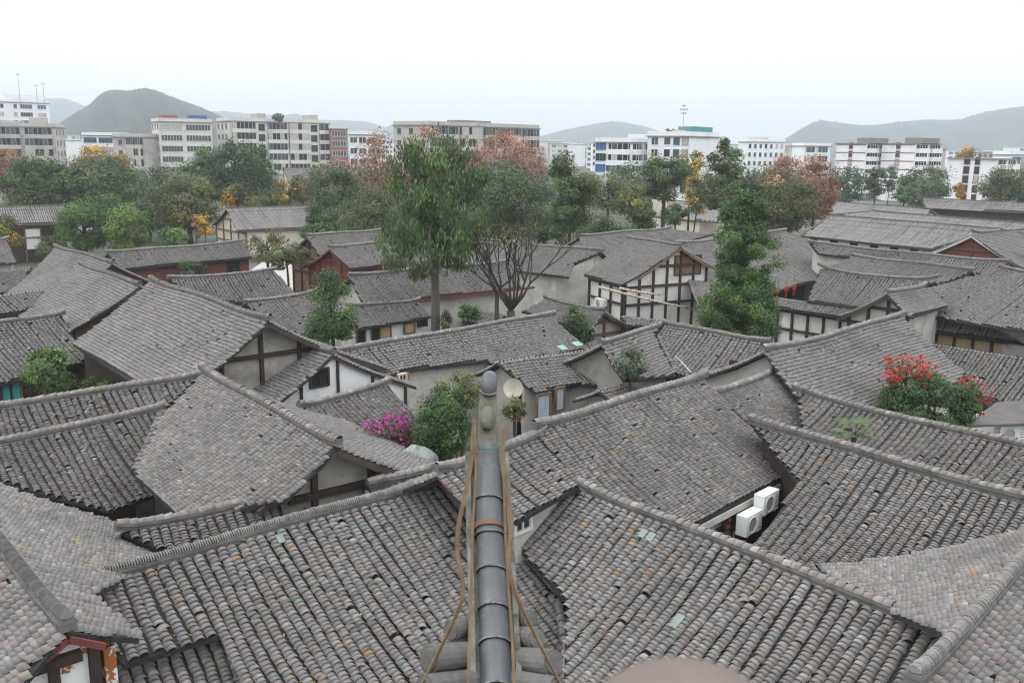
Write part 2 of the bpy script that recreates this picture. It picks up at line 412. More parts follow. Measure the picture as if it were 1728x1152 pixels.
def tile_shape(seg, w=.157, h=.068, ln=.112, lift=.030, th=.013, lip=True):
    a = np.linspace(-math.radians(84), math.radians(84), seg + 1)
    top = np.stack([w * .47 * np.sin(a), np.zeros(seg + 1), h * .95 * np.cos(a) - .012], 1)
    bot = np.stack([w * .5 * np.sin(a), np.full(seg + 1, ln), h * np.cos(a) + lift], 1)
    V = [top, bot]
    n = seg + 1
    F = [[i, n + i, n + i + 1, i + 1] for i in range(seg)]
    if lip:
        k = (h - th) / h
        V.append(np.stack([w * .5 * k * np.sin(a), np.full(seg + 1, ln - .004), h * k * np.cos(a) + lift - .004], 1))
        F += [[n + i, 2 * n + i, 2 * n + i + 1, n + i + 1] for i in range(seg)]
    return np.concatenate(V), np.array(F)


def random_tints(n, rng, warm=.06):
    g = np.exp(rng.normal(0, .10, n))[:, None]
    t = np.ones((n, 3)) * g
    t *= 1 + rng.normal(0, .02, (n, 3)) * np.array([1.3, .6, 1.2])
    r = rng.random(n)
    t[r < warm] *= np.array([1.10, 1.0, .90])
    t[r < warm * .10] *= np.array([1.25, 1.0, .70])
    t[(r > .5) & (r < .5 + warm * 1.2)] *= np.array([1.06, .98, .975])
    t[(r > .8) & (r < .8 + warm * .7)] *= np.array([.93, 1.02, 1.0])
    t[(r > .96)] *= 1.22
    t[(r > .93) & (r < .95)] *= .75
    return np.clip(t, .25, 2.6)


NEAR_SHAPE = tile_shape(6)
_vt = random_tints(40, np.random.default_rng(5), .10)
NEAR_TILES = [raw_mesh('tile', NEAR_SHAPE[0], NEAR_SHAPE[1], 'tile', tint=t, smooth=False) for t in _vt]
for _m in NEAR_TILES:
    _m.polygons.foreach_set('use_smooth', [True] * 6 + [False] * 6)


def clip_band(poly, v0, v1):
    """part of a (u,v) polygon between two values of v"""
    def half(P, lim, keep):
        out = []
        for i in range(len(P)):
            a, b = P[i], P[(i + 1) % len(P)]
            ia, ib = keep(a[1], lim), keep(b[1], lim)
            if ia: out.append(a)
            if ia != ib:
                t = (lim - a[1]) / (b[1] - a[1]); out.append((a[0] + t * (b[0] - a[0]), lim))
        return out
    P = half([tuple(p) for p in poly], v0, lambda q, l: q >= l)
    return half(P, v1, lambda q, l: q <= l) if P else []


def spans(poly, u):
    xs = []
    for i in range(len(poly)):
        (u0, v0), (u1, v1) = poly[i], poly[(i + 1) % len(poly)]
        if (u0 <= u) != (u1 <= u):
            xs.append(v0 + (u - u0) / (u1 - u0) * (v1 - v0))
    xs.sort()
    return list(zip(xs[::2], xs[1::2]))


def unit(a):
    return a / (np.linalg.norm(a, axis=-1, keepdims=True) + 1e-9)


class Slope:
    def __init__(s, a, u, L, zr, pitch, side, phase):
        s.a, s.u, s.L, s.zr, s.pitch, s.side, s.ph = a, u, L, zr, pitch, side, phase
        s.v = np.array([u[1], -u[0], 0.]) * side
        s.n = np.cross(s.u, s.v + np.array([0, 0, -pitch]))
        s.W = 3.0; s.sag = .035; s.wav = .032
    def hit(s, x, y):                 # sight line onto the slope, as (u, v)
        d = ray(x, y); P = CC + d * (((s.a - CC) @ s.n) / (d @ s.n)) - s.a
        return (float(P @ s.u), float(P @ s.v))
    def h(s, u, v):
        t = np.clip(v / s.W, 0, 1)
        return s.zr - s.pitch * v - s.sag * s.W * 4 * t * (1 - t) * .9 + s.wav * np.sin(u * .9 + s.ph) * (1 - .3 * t) + s.wav * .8 * np.sin(u * .43 + v * 1.1 + s.ph * 2)
    def P(s, u, v, dz=0.):
        u, v = np.asarray(u, float), np.asarray(v, float)
        q = s.a[None, :2] + np.outer(u.ravel(), s.u[:2]) + np.outer(v.ravel(), s.v[:2])
        return np.column_stack([q, (s.h(u, v) + dz).ravel()])
    def frame(s, u, v):
        e = .05
        p0, p1 = s.P(u, v - e), s.P(u, v + e)
        d = p1 - p0; d /= np.linalg.norm(d, axis=1)[:, None]
        x = np.tile(s.u, (len(d), 1)); n = np.cross(x, d) * s.side
        n[n[:, 2] < 0] *= -1
        return s.P(u, v), x, d, n


def sheet(s, poly, thick=.08):
    """the closed board-and-pan body of a slope"""
    vs = [p[1] for p in poly]
    lo, hi = min(vs), max(vs)
    k = max(2, int((hi - lo) / .55) + 1)
    V, F = [], []
    for i in range(k):
        b = clip_band(poly, lo + (hi - lo) * i / k, lo + (hi - lo) * (i + 1) / k)
        if len(b) < 3: continue
        n = len(V)
        q = s.P([p[0] for p in b], [p[1] for p in b])
        V += q.tolist() + (q - [0, 0, thick]).tolist()
        m = len(b)
        F += [list(range(n, n + m)), list(range(n + m, n + 2 * m))[::-1]]
        F += [[n + j, n + (j + 1) % m, n + m + (j + 1) % m, n + m + j] for j in range(m)]
    return V, F


def tiles_of(s, poly, rng, col=COLUMN, ex=EXPO):
    us = [p[0] for p in poly]
    U, Vv = [], []
    c = math.ceil(min(us) / col + .2) * col
    while c < max(us) - .02:
        for v0, v1 in spans(poly, c + 1e-4):
            n = int((v1 - v0 - .03) / ex)
            if n < 1: continue
            v = v0 + .02 + np.arange(n) * ex + rng.normal(0, .004, n)
            U.append(c + .026 * np.sin(v * 1.7 + c * 3.1) + rng.normal(0, .012) + rng.normal(0, .006, n)); Vv.append(v)
        c += col
    if not U: return np.zeros(0), np.zeros(0)
    return np.concatenate(U), np.concatenate(Vv)


def placed(s, U, Vv, rng, jit=1.0):
    P, x, d, n = s.frame(U, Vv)
    k = len(U)
    y = rng.normal(0, .035 * jit, k)[:, None]; r = rng.normal(0, .05 * jit, k)[:, None]
    x2 = x + y * d + r * n; x2 /= np.linalg.norm(x2, axis=1)[:, None]
    d2 = d - y * x; d2 /= np.linalg.norm(d2, axis=1)[:, None]
    n2 = np.cross(x2, d2) * s.side; n2[n2[:, 2] < 0] *= -1
    P = P + n2 * (rng.normal(.0, .004, k)[:, None])
    return P, x2, d2, n2


def joined(name, P, X, D, N, shape, tints, parent, smooth=True):
    bv, bf = shape
    k, nv = len(P), len(bv)
    V = P[:, None, :] + bv[None, :, 0:1] * X[:, None, :] + bv[None, :, 1:2] * D[:, None, :] + bv[None, :, 2:3] * N[:, None, :]
    F = (bf[None] + (np.arange(k) * nv)[:, None, None]).reshape(-1, 4)
    o = link(name, raw_mesh(name, V.reshape(-1, 3), F, 'tile', tint=np.repeat(tints, nv, 0), smooth=smooth), parent)
    o['kind'] = 'stuff'
    return o


MID_SHAPE = tile_shape(4, w=.150, h=.082, ln=.19, lift=.034)
FAR_SHAPE = tile_shape(3, w=.165, h=.09, ln=.62, lift=.01, lip=False)


def lay_tiles(s, poly, roof, lod, rng, budget, facing=True, warm=.06, col=COLUMN):
    if lod == 2:
        U, Vv = tiles_of(s, poly, rng, col=.21, ex=.55)
        if len(U): joined('tile_field', *placed(s, U, Vv, rng, .3), FAR_SHAPE, random_tints(len(U), rng, warm) ** .35, roof)
        return
    k_ = col / COLUMN
    U, Vv = tiles_of(s, poly, rng, col=col, ex=(EXPO if lod == 0 else .135) * k_)
    if not len(U): return
    keep = rng.random(len(U)) > .006
    U, Vv = U[keep], Vv[keep]
    P, X, D, N = placed(s, U, Vv, rng)
    slip = rng.random(len(U)) < .025
    X[slip] = unit(X[slip] + D[slip] * rng.normal(0, .28, (int(slip.sum()), 1))); D[slip] = unit(np.cross(N[slip], X[slip])) * np.sign(np.sum(np.cross(N[slip], X[slip]) * D[slip], 1))[:, None]
    if lod < 2: X, D, N = X * k_, D * k_, N * k_
    P[slip] += N[slip] * .012 + D[slip] * rng.normal(0, .03, (int(slip.sum()), 1))
    t = random_tints(len(U), rng, warm)
    if lod == 1: t = t ** .6
    single = np.zeros(len(U), bool)
    if lod == 0 and budget > 0:
        w = (P - CC) @ CF
        px = 864 + FPX * ((P - CC) @ CR) / w; py = 576 - FPX * ((P - CC) @ CU) / w
        ok = (px > 2) & (px < 1726) & (py > 2) & (py < 1140)
        order = np.argsort(np.where(ok, w, 1e9))[:budget]
        single[order[ok[order]]] = True
    for i in np.nonzero(single)[0]:
        o = bpy.data.objects.new('tile', NEAR_TILES[int(rng.integers(len(NEAR_TILES)))])
        COL.objects.link(o); o.parent = roof
        o.matrix_basis = Matrix(((X[i, 0], D[i, 0], N[i, 0], P[i, 0]), (X[i, 1], D[i, 1], N[i, 1], P[i, 1]), (X[i, 2], D[i, 2], N[i, 2], P[i, 2]), (0, 0, 0, 1)))
    r = ~single
    if r.any(): joined('tile_field', P[r], X[r], D[r], N[r], NEAR_SHAPE if lod == 0 else MID_SHAPE, t[r], roof, smooth=lod > 0 or True)


CAP_SHAPE = tile_shape(6, w=.19, h=.085, ln=.22, lift=.02)
CAP_TILES = [raw_mesh('ridge_tile', CAP_SHAPE[0], CAP_SHAPE[1], 'tile', tint=t, smooth=True) for t in _vt[:14]]


def fin_shape(w=.18, h=.095, th=.02):
    a = np.linspace(-math.radians(80), math.radians(80), 6)
    r = np.stack([w * .5 * np.sin(a), np.zeros(6), h * np.cos(a)], 1)
    V = np.concatenate([r, r + [0, th, .012], np.array([[0, 0, 0], [0, th, 0.]])])
    F = [[i, i + 1, 7 + i, 6 + i] for i in range(5)] + [[12, i, i + 1, i + 1] for i in range(5)] + [[13, 6 + i, 7 + i, 7 + i] for i in range(5)]
    return V, F


def ridge_along(parent, pts, style, lod, rng, width=.19, tall=.15, singles=True, name='ridge'):
    """a built-up ridge: mortared brick courses under a cap of tiles; pts in world space"""
    pts = np.asarray(pts, float)
    seg = np.linalg.norm(np.diff(pts, axis=0), axis=1); cum = np.concatenate([[0], np.cumsum(seg)]); L = cum[-1]
    def pos(t):
        t = np.clip(t, 0, L)
        return np.stack([np.interp(t, cum, pts[:, i]) for i in range(3)], -1)
    mb = MB()
    step = .38 if lod < 2 else 2.0
    n = max(1, int(L / step))
    for i in range(n):
        p, q = pos(L * i / n), pos(L * (i + 1) / n)
        g = .004 if lod < 2 else 0
        d = (q - p) / np.linalg.norm(q - p)
        o = np.array([0, 0, tall * .5 + rng.normal(0, .005) - .02])
        mb.beam(p + o + d * g, q + o - d * g, width * (1 + rng.normal(0, .03)), tall)
        if lod < 2: mb.beam(p + o + np.array([0, 0, tall * .22]), q + o + np.array([0, 0, tall * .22]), width * 1.22, .035)
    body = mb.build(name, 'mortar', parent)
    if style == 'plain': return body
    if style == 'fins' and lod < 2:
        k = int(L / .046); t = (np.arange(k) + .5) * L / k; V, F = fin_shape()
        P = pos(t); D = pos(np.minimum(t + .05, L)) - pos(np.maximum(t - .05, 0)); D /= np.linalg.norm(D, axis=1)[:, None]
        X = np.cross(D, [0, 0, 1.]); X /= np.linalg.norm(X, axis=1)[:, None]; N = np.cross(X, D)
        P = P + N * (tall * .5 - .02 + tall * .42) + N * rng.normal(0, .006, k)[:, None]
        D = D + rng.normal(0, .06, (k, 3)); D /= np.linalg.norm(D, axis=1)[:, None]
        VV = (P[:, None, :] + V[None, :, 0:1] * X[:, None] + V[None, :, 1:2] * D[:, None] + V[None, :, 2:3] * N[:, None]).reshape(-1, 3)
        FF = []
        for j in range(k): FF += [list(dict.fromkeys([q + j * 14 for q in f])) for f in F]
        o = link('ridge_tile_row', raw_mesh('ridge_tile_row', VV, FF, 'tile', tint=np.repeat(random_tints(k, rng) * .95, 14, 0)), body)
        o['kind'] = 'stuff'
        return body
    ln = .165 if lod < 2 else .62
    k = max(1, int(L / ln)); t = np.arange(k) * L / k
    P = pos(t); D = pos(np.minimum(t + .1, L)) - pos(np.maximum(t - .02, 0)); D /= np.linalg.norm(D, axis=1)[:, None]
    X = np.cross(D, [0, 0, 1.]); X /= np.linalg.norm(X, axis=1)[:, None]; N = np.cross(X, D)
    P = P + N * (tall * .93 - .03) + N * rng.normal(0, .006, k)[:, None]
    D = D + rng.normal(0, .02, (k, 3)); D /= np.linalg.norm(D, axis=1)[:, None]
    if lod == 0 and singles:
        for i in range(k):
            o = bpy.data.objects.new('ridge_tile', CAP_TILES[int(rng.integers(len(CAP_TILES)))])
            COL.objects.link(o); o.parent = body
            o.matrix_basis = Matrix(((X[i, 0], D[i, 0], N[i, 0], P[i, 0]), (X[i, 1], D[i, 1], N[i, 1], P[i, 1]), (X[i, 2], D[i, 2], N[i, 2], P[i, 2]), (0, 0, 0, 1)))
    else:
        sh = CAP_SHAPE if lod < 2 else tile_shape(4, w=.2, h=.1, ln=.66, lift=.01, lip=False)
        joined('ridge_tile_row', P, X, D, N, sh, random_tints(k, rng), body)
    return body


HOUSES = {}


def house(key, spec, info):
    """a tiled house: two slopes, ridge, walls, timber frame"""
    rng = np.random.default_rng(abs(hash_key(key)))
    (A, B), zr, pitch = spec['r'], spec['z'], spec['p']
    a, b = at(*A, zr), at(*B, zr)
    u = b - a; L = float(np.linalg.norm(u)); u /= L
    fs = Slope(a, u, L, zr, pitch, 1, rng.random() * 6); bs = Slope(a, u, L, zr, pitch, -1, fs.ph)
    dist = float(np.linalg.norm((a + b) / 2 - CC))
    lod = 0 if dist < 33 else (1 if dist < 84 else 2)
    fp = [fs.hit(*q) for q in spec['f']]
    fs.W = max(p[1] for p in fp)
    if isinstance(spec['b'], list):
        bp = [bs.hit(*q) for q in spec['b']]
    else:
        u0 = min([p[0] for p in fp if p[1] < .25] + [0]); bp = [(u0, 0), (L, 0), (L, spec['b']), (u0, spec['b'])]
    bs.W = max(p[1] for p in bp)
    zr -= .13; a[2] -= .13; b[2] -= .13; fs.zr = bs.zr = zr      # the sight lines met the top of the built-up ridge
    fs.sag = bs.sag = info.get('sag', .035)
    if lod == 2: fs.wav = bs.wav = .01
    fp = [(p[0], max(p[1], 0.0)) for p in fp]; bp = [(p[0], max(p[1], 0.0)) for p in bp]
    base = a + u * L / 2; base[2] = GZ
    t = thing(info.get('name', 'tiled_house'), base, info['label'], info.get('cat', 'house'), info.get('group'))
    for s, poly, nm, bud in ((fs, fp, 'roof', info.get('n', 300)), (bs, bp, 'rear_roof', info.get('nb', 0))):
        V, F = sheet(s, poly)
        ro = link(nm, raw_mesh(nm, V, F, 'pan' if lod < 2 else 'pan'), t)
        rear_lod = lod if (s is fs or isinstance(spec['b'], list)) else max(lod, 1)
        lay_tiles(s, poly, ro, rear_lod, rng, bud if dist < 33 else 0, warm=info.get('warm', .06), col=info.get('col', COLUMN))
    # ridge
    m = 24
    uu = np.linspace(-.12 if not info.get('flush') else 0, L + (.12 if not info.get('flush') else 0), m)
    lift = info.get('lift', .10) * (np.abs(np.linspace(-1, 1, m)) ** 5)
    rp = fs.P(uu, np.zeros(m)) + np.column_stack([np.zeros((m, 2)), lift])
    if not info.get('noridge'):
        ridge_along(t, rp, info.get('ridge', 'cap') if lod < 2 else 'plain', lod, rng, tall=info.get('tall', .15))
    for line in spec.get('hips', ()):
        q = [fs.hit(*p) for p in line]
        hp = fs.P([p[0] for p in q], [max(p[1], 0) for p in q])
        k = np.linspace(0, 1, 8)
        if len(hp) == 2: hp = np.array([hp[0] * (1 - w) + hp[1] * w for w in k])
        ridge_along(t, hp, 'cap' if lod < 2 else 'plain', max(lod, 1), rng, width=.14, tall=.09, name='hip_ridge')
    # walls
    wv0, wv1 = -bs.W + .45, fs.W - .45
    ins = info.get('inset', .35)
    wu0, wu1 = ins, L - ins
    if 'w' in info: wu0, wu1, wv0, wv1 = [x if y is None else y for x, y in zip((wu0, wu1, wv0, wv1), info['w'])]
    rise = lambda v: (fs.h(0., abs(v)) if v >= 0 else bs.h(0., abs(v))) - .13
    pt = lambda uu_, vv_, z: a * [1, 1, 0] + u * uu_ + fs.v * vv_ + np.array([0, 0, z])
    wm = info.get('wall', 'plaster')
    def reach(poly, uu_, lim):                     # how far a roof covers at this place along the ridge
        sp = [q for q in spans(poly, uu_) if q[0] < .35]
        return min(lim, sp[0][1] - info.get('eave_in', .3)) if sp else 0.0
    ends = {}
    for uu_ in (wu0, wu1):
        ends[uu_] = (-max(reach(bp, uu_, -wv0), .05) if wv0 < 0 else wv0, max(reach(fp, uu_, wv1), .05))
    if wm:
        th = .16
        for uu_, sg, key_ in ((wu0, 1, 'A'), (wu1, -1, 'B')):
            if key_ not in info.get('walls', 'ABFR'): continue
            e0, e1 = ends[uu_]
            vs = [e0, e0 * .5, 0, e1 * .5, e1]
            poly = [pt(uu_, e0, GZ), pt(uu_, e1, GZ)] + [pt(uu_, v, rise(v)) for v in vs[::-1]]
            mb = MB(); mb.slab(poly, u * th * sg); mb.build('wall', wm, t)
        for sg, poly, lim, key_ in ((-1, bp, -wv0, 'R'), (1, fp, wv1, 'F')):
            if key_ not in info.get('walls', 'ABFR') or lim <= 0: continue
            us = np.linspace(wu0 + (.0 if 'A' not in info.get('walls', 'ABFR') else th), wu1 - th, 9)
            vs = [max(reach(poly, q, lim), .05) for q in us]
            mb = MB()
            for i in range(8):
                p0, p1 = (us[i], sg * vs[i]), (us[i + 1], sg * vs[i + 1])
                q = [pt(*p0, GZ), pt(*p1, GZ), pt(*p1, rise(p1[1])), pt(*p0, rise(p0[1]))]
                mb.slab(q, -fs.v * sg * th)
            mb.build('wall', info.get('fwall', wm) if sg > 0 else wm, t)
    H = dict(ends=ends, fp=fp, bp=bp, t=t, a=a, u=u, v=fs.v, L=L, fs=fs, bs=bs, pt=pt, rise=rise, w=(wu0, wu1, wv0, wv1), lod=lod, zr=zr)
    HOUSES[key] = H
    fm = info.get('frame_mat', 'timber')
    for end in info.get('gable', ''):             # exposed frame: posts and tie beams, proud of the plaster
        uu_ = wu0 - .03 if end == 'A' else wu1 + .03
        n = info.get('posts', 4)
        e0, e1 = ends[wu0 if end == 'A' else wu1]
        for i in range(n + 1):
            v = e0 + (e1 - e0) * i / n
            mb = MB(); mb.beam(pt(uu_, v, GZ), pt(uu_, v, rise(v) - .02), info.get('pw', .13), .15, up=u); mb.build('post', fm, t)
        eave = min(rise(e0), rise(e1))
        for k, z in enumerate((eave - .25, eave - 1.3, eave + (zr - eave) * .45) if not info.get('nobeam') else (eave - .9,)):
            f = 0 if k < 2 else .45
            mb = MB(); e = .01 * (k + 1)
            mb.beam(pt(uu_, e0 * (1 - f), z), pt(uu_, e1 * (1 - f), z), .15 + e, .14, up=(0, 0, 1)); mb.build('beam', fm, t)
        bm_ = info.get('barge', 'under')
        ue = (-.02 if end == 'A' else L + .02)
        for s2, sg in ((fs, 1), (bs, -1)):
            sp = [q for q in spans(fp if s2 is fs else bp, .15 if end == 'A' else L - .15) if q[0] < .35]
            Wd = sp[0][1] if sp else .5
            ks = np.linspace(0.0, Wd, 7); q = s2.P(np.full(7, ue), ks, -.04 - info.get('bh', .12) / 2)
            mb = MB()
            for i in range(6): mb.beam(q[i], q[i + 1], .05, info.get('bh', .12))
            mb.build('bargeboard', bm_, t)
    if info.get('front'):                          # exposed posts along the eaves wall facing out
        n = info['front']
        sp = spans([(p[1], p[0]) for p in fp], wv1 + .01)
        wf0, wf1 = (max(wu0, sp[0][0] + .3), min(wu1, sp[-1][1] - .3)) if sp else (wu0, wu1)
        for i in range(n + 1):
            uu_ = wf0 + .02 + (wf1 - wf0 - .04) * i / n
            mb = MB(); mb.beam(pt(uu_, wv1 + .03, GZ), pt(uu_, wv1 + .03, rise(wv1)), .14, .13, up=u); mb.build('post', fm, t)
        for z in (rise(wv1) - .22, rise(wv1) - 1.25):
            mb = MB(); mb.beam(pt(wf0, wv1 + .035, z), pt(wf1, wv1 + .035, z), .16, .13); mb.build('beam', fm, t)
    if info.get('fascia'):
        zf = fs.h(0., fs.W)
        mb = MB(); q0, q1 = info.get('fu', (0, L))
        mb.beam(fs.P([q0], [fs.W + .015])[0] - [0, 0, .10], fs.P([q1], [fs.W + .015])[0] - [0, 0, .10], .04, .15)
        mb.build('fascia', info['fascia'], t)
    return H


def hash_key(k):
    h = 7
    for c in k: h = (h * 131 + ord(c)) % 1000003
    return h
INFO = {
 'forecourt_left': dict(label='large tiled roof left of the upturned tower ridge, its valley under the tower', ridge='fins', wall=None, n=300, flush=1, warm=.07, col=.205),
 'forecourt_right': dict(label='large tiled roof right of the upturned tower ridge, with pale glass patches', ridge='cap', wall=None, flush=1, warm=.07, col=.205),
 'corner_left': dict(label='tiled house with red bargeboards and flaking white gable at the roof corner', ridge='fins', gable='B', barge='red', wall='flaking', nb=150, n=150, posts=3, inset=.22, bh=.09, col=.2, frame_mat='timber'),
 'corner_right': dict(label='tiled house with thick ridge of standing tiles beside the blurred railing post', ridge='fins', wall=None, nb=150, n=150, col=.2),
 'gate_roof': dict(label='short raised gate roof with one red board behind the upturned tower ridge', wall='plaster', walls='F', col=.2),
 'main_right': dict(label='broad tiled house with white gutter board and two air conditioners under the eave', wall='brown', fascia='plaster', front=4, warm=.1),
 'long_right': dict(label='long tiled house with heavy mortared ridge behind the fan palm courtyard', wall='timber', walls='BFR', tall=.2),
 'behind_right': dict(label='low tiled roof with the fan palm standing before it', wall='plaster'),
 'link_right': dict(label='short tiled roof joining the broad gutter-board house to a valley', wall='plaster', w=(None,None,None,.8)),
 'slab_right': dict(label='wide smooth grey tiled roof behind the red flowering bush', wall='plaster', warm=.02),
 'low_right': dict(label='low tiled pent roof under the ochre board wall', wall=None, noridge=1),
 'gable_right': dict(label='broad smooth roof with a narrow tiled skirt above the ochre wall', wall='plaster', warm=.02, w=(None,None,None,2.5)),
 'inner_right': dict(label='tiled roof with raised ridge ends between red lanterns and the timber gable', wall='timber', lift=.3),
 'court_left_long': dict(label='sagging tiled roof around the dark light well', wall='timber', w=(None,None,None,1.6)),
 'court_left_back': dict(label='long low tiled roof with thin ridge behind the light well', wall='plaster'),
 'gable_left': dict(label='tiled house with dark timber gable and stained plaster beside the purple bougainvillea', wall='stained', gable='B', posts=4, fwall='void', inset=.45),  # front wall is solid timber, deep light-well shade put into its colour
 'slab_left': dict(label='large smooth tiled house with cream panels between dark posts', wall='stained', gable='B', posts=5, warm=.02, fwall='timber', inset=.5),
 'twin_left_far': dict(label='smooth tiled roof, the farther of a stepped pair beside the red hall', wall='brown', warm=.02),
 'twin_left_near': dict(label='smooth tiled roof, the nearer of a stepped pair beside the red hall', wall='brown', gable='B', warm=.02),
 'edge_left': dict(label='tiled house behind the round green tree with a teal shop front', wall='timber'),
 'white_gable': dict(label='tiled house with bright white gable wall and dark open window', wall='white', gable='B', posts=4, inset=.08, eave_in=.04, pw=.07, bh=.07, nobeam=1, w=(None,None,None,2.65)),
 'long_centre': dict(label='long grey tiled roof over a bare plaster courtyard wall', wall='plaster'),
 'shrub_roof': dict(label='small tiled roof behind the purple bougainvillea bush', wall='plaster'),
 'shed_centre': dict(label='small tiled shed with a round dish on its weathered board wall', wall='concrete', noridge=1),
 'valley_left': dict(label='tiled wing left of a roof valley behind the broad gutter-board house', wall='stained', walls='FBA'),
 'valley_right': dict(label='tiled wing right of a roof valley with striped tile columns', wall='timber'),
 'skirt_inner': dict(label='narrow tiled pent roof over a timber wall beside the creeper-clad tree', wall='limewash', front=5, w=(None,None,-.2,.45), name='pent_roof_house', noridge=1),
 'back_inner': dict(label='striped tiled roof behind the yellow treetop', wall='plaster'),
 'red_house': dict(label='long single-storey hall with red plaster wall under grey tiles', wall='red_wall', w=(None,None,None,None)),
 'mid_left_a': dict(label='striped tiled roof in front of the red plaster hall', wall='plaster'),
 'mid_left_b': dict(label='tiled roof partly behind the young green tree by the courtyard', wall='plaster'),
 'shop': dict(label='low tiled shop with yellow and white boards and dark doors', wall='white'),
 'hall_centre': dict(label='long tiled hall with dark red eaves behind the tall drooping tree', wall='plaster', fascia='red'),
 'red_gable': dict(label='tiled house with red timber gable and blue awning beside it', wall='red_wall', gable='A', barge='red', frame_mat='red'),
 'behind_red': dict(label='tiled roof with peaked gable behind the red timber gable', wall='brown', gable='A'),
 'far_cottage': dict(label='grey gabled cottage behind the clipped green trees', wall='cream', gable='A', frame_mat='brown'),
 'far_left_hall': dict(label='dark pillared hall with long grey roof behind clipped green trees', wall='timber', frame_mat='brown', front=5),
 'gable_timber': dict(label='tall timber-framed gable house with bamboo poles across its panels', wall='limewash', gable='B', posts=6, barge='brown', front=3, inset=.3),
 'rough_right': dict(label='rough tiled roof behind the creeper-clad tree above the red lanterns', wall='timber', warm=.03, w=(8.5,None,None,None)),
 'back_centre': dict(label='broad plain grey roof behind the tall timber-framed gable house', wall='cream', warm=.02),
 'mid_back': dict(label='long grey roof with thin ridge behind the bare tree', wall='plaster'),
 'cottage_centre': dict(label='little tiled cottage with white door beside the dark green shrub', wall='plaster', gable='B', posts=2, frame_mat='brown'),
 'little_roof': dict(label='tiny tiled roof at the foot of the bare tree', wall='plaster', noridge=1),
 'lean_to': dict(label='tiled lean-to under the tall timber-framed gable house', wall='timber', noridge=1, w=(None,None,-.2,.5)),
 'hip_big': dict(label='great grey hipped hall with row of white eave panels', wall='timber', warm=.02, lift=.0),
 'hip_back': dict(label='long grey hipped roof behind the great hipped hall', wall='timber', warm=.02),
 'red_pediment': dict(label='grey hall with pale verges around a red triangular pediment', wall='red_wall', gable='A', posts=2, frame_mat='red_wall', barge='plaster', lift=.3),
 'long_wall': dict(label='long narrow roofed range in front of the great hipped hall', wall='plaster'),
 'far_hall': dict(label='dark long hall roof below the white apartment block', wall='timber'),
 'far_roof': dict(label='low grey roof below the twin white apartment blocks', wall='plaster'),
 'far_store': dict(label='grey warehouse roof with pale yellow wall among the thin trees', wall='cream'),
 'far_gable': dict(label='far grey gable below the long concrete apartment block', wall='plaster', gable='A'),
 'edge_far_left': dict(label='corner of a grey roof at the lane by the clipped green trees', wall='plaster'),
 'skirt_right': dict(label='narrow tiled skirt over the ochre wall with dark posts', name='pent_roof_house', wall='ochre', front=7, noridge=1, w=(None,None,-.2,.45)),
 'wing_right': dict(label='small grey timber-framed gable beside the broad smooth roof', wall='plaster', gable='A', posts=3),
 'strip_mid': dict(label='narrow tiled strip roof between the light well and the large left roof', wall=None),
 'tiny_pent': dict(label='tiny tiled pent roof against the stained timber gable', wall='timber', noridge=1),
 'strip_left': dict(label='tiled lean-to roof at the foot of the nearer smooth roof', wall='plaster', noridge=1),
 'strip_left_far': dict(label='tiled lean-to roof at the foot of the farther smooth roof', wall='plaster', noridge=1),
}
ROOFS['hip_big']['hips'] = [((1405,362),(1352,396)), ((1690,384),(1570,419))]
ROOFS['hip_back']['hips'] = [((1472,355),(1402,362))]
ROOFS['forecourt_left']['hips'] = [((868,893),(956,985)), ((940,1000),(954,1075),(954,1152),(962,1330))]
ROOFS['valley_right']['hips'] = [((1106,560),(1141,628))]
ROOFS['court_left_long']['hips'] = [((270,688),(228,790))]
ROOFS['booth'] = dict(r=((1010,655),(1088,632)), z=4.4, p=.5, f=[(1010,655),(1088,632),(1118,645),(1032,674)], b=1.2)
INFO['booth'] = dict(label='little tiled booth roof with a red door panel behind the broad ridge', wall='plaster', noridge=1)
ROOFS['side_house'] = dict(r=((1850,600),(2250,665)), z=6.0, p=.5, f=[(1850,600),(2250,665),(2200,760),(1860,680)], b=3)
INFO['side_house'] = dict(label='tiled house beyond the sheet-roofed shed', wall='plaster')
ROOFS['side_range'] = dict(r=((1830,770),(2300,900)), z=5.6, p=.5, f=[(1830,770),(2300,900),(2250,1010),(1815,850)], b=3)
INFO['side_range'] = dict(label='tiled range beyond the heavy mortared ridge', wall='plaster')
ROOFS['lower_left'] = dict(r=((85,1138),(378,1054)), z=4.9, p=.5, f=[(85,1138),(378,1054),(425,1152),(500,1330),(150,1400)], b=.6)
INFO['lower_left'] = dict(label='shaded low tiled roof under the flaking white gable', wall=None, noridge=1, n=200, col=.205)
for _k in ROOFS:
    house(_k, ROOFS[_k], INFO[_k])
# ---------------------------------------------------------------- apartment blocks beyond the old town
M['apt_grey'] = mat('apartment_render', (.46, .43, .395), .92, .16, .35, stain=((.28, .26, .24), .25, .50, .72))
M['apt_pale'] = mat('pale_render', (.62, .60, .56), .92, .12, .35, stain=((.40, .38, .35), .25, .52, .75))
M['apt_white'] = mat('white_render', (.78, .79, .80), .9, .07, .35, stain=((.58, .57, .55), .25, .55, .8))
M['apt_brick'] = mat('brick_red', (.26, .13, .10), .92, .2, .6)
M['blue'] = mat('blue_glazing', (.055, .10, .30), .4, .2, .5)
M['teal'] = mat('teal_sheet', (.08, .26, .27), .6, .2, .5)
M['rust'] = mat('rust_trim', (.27, .12, .09), .85, .25, .6)
M['curtain'] = mat('drawn_curtain', (.42, .40, .37), .8, .2, .8)
M['roofgrey'] = mat('flat_roof', (.22, .205, .195), .9, .2, .4)

_wm = {}


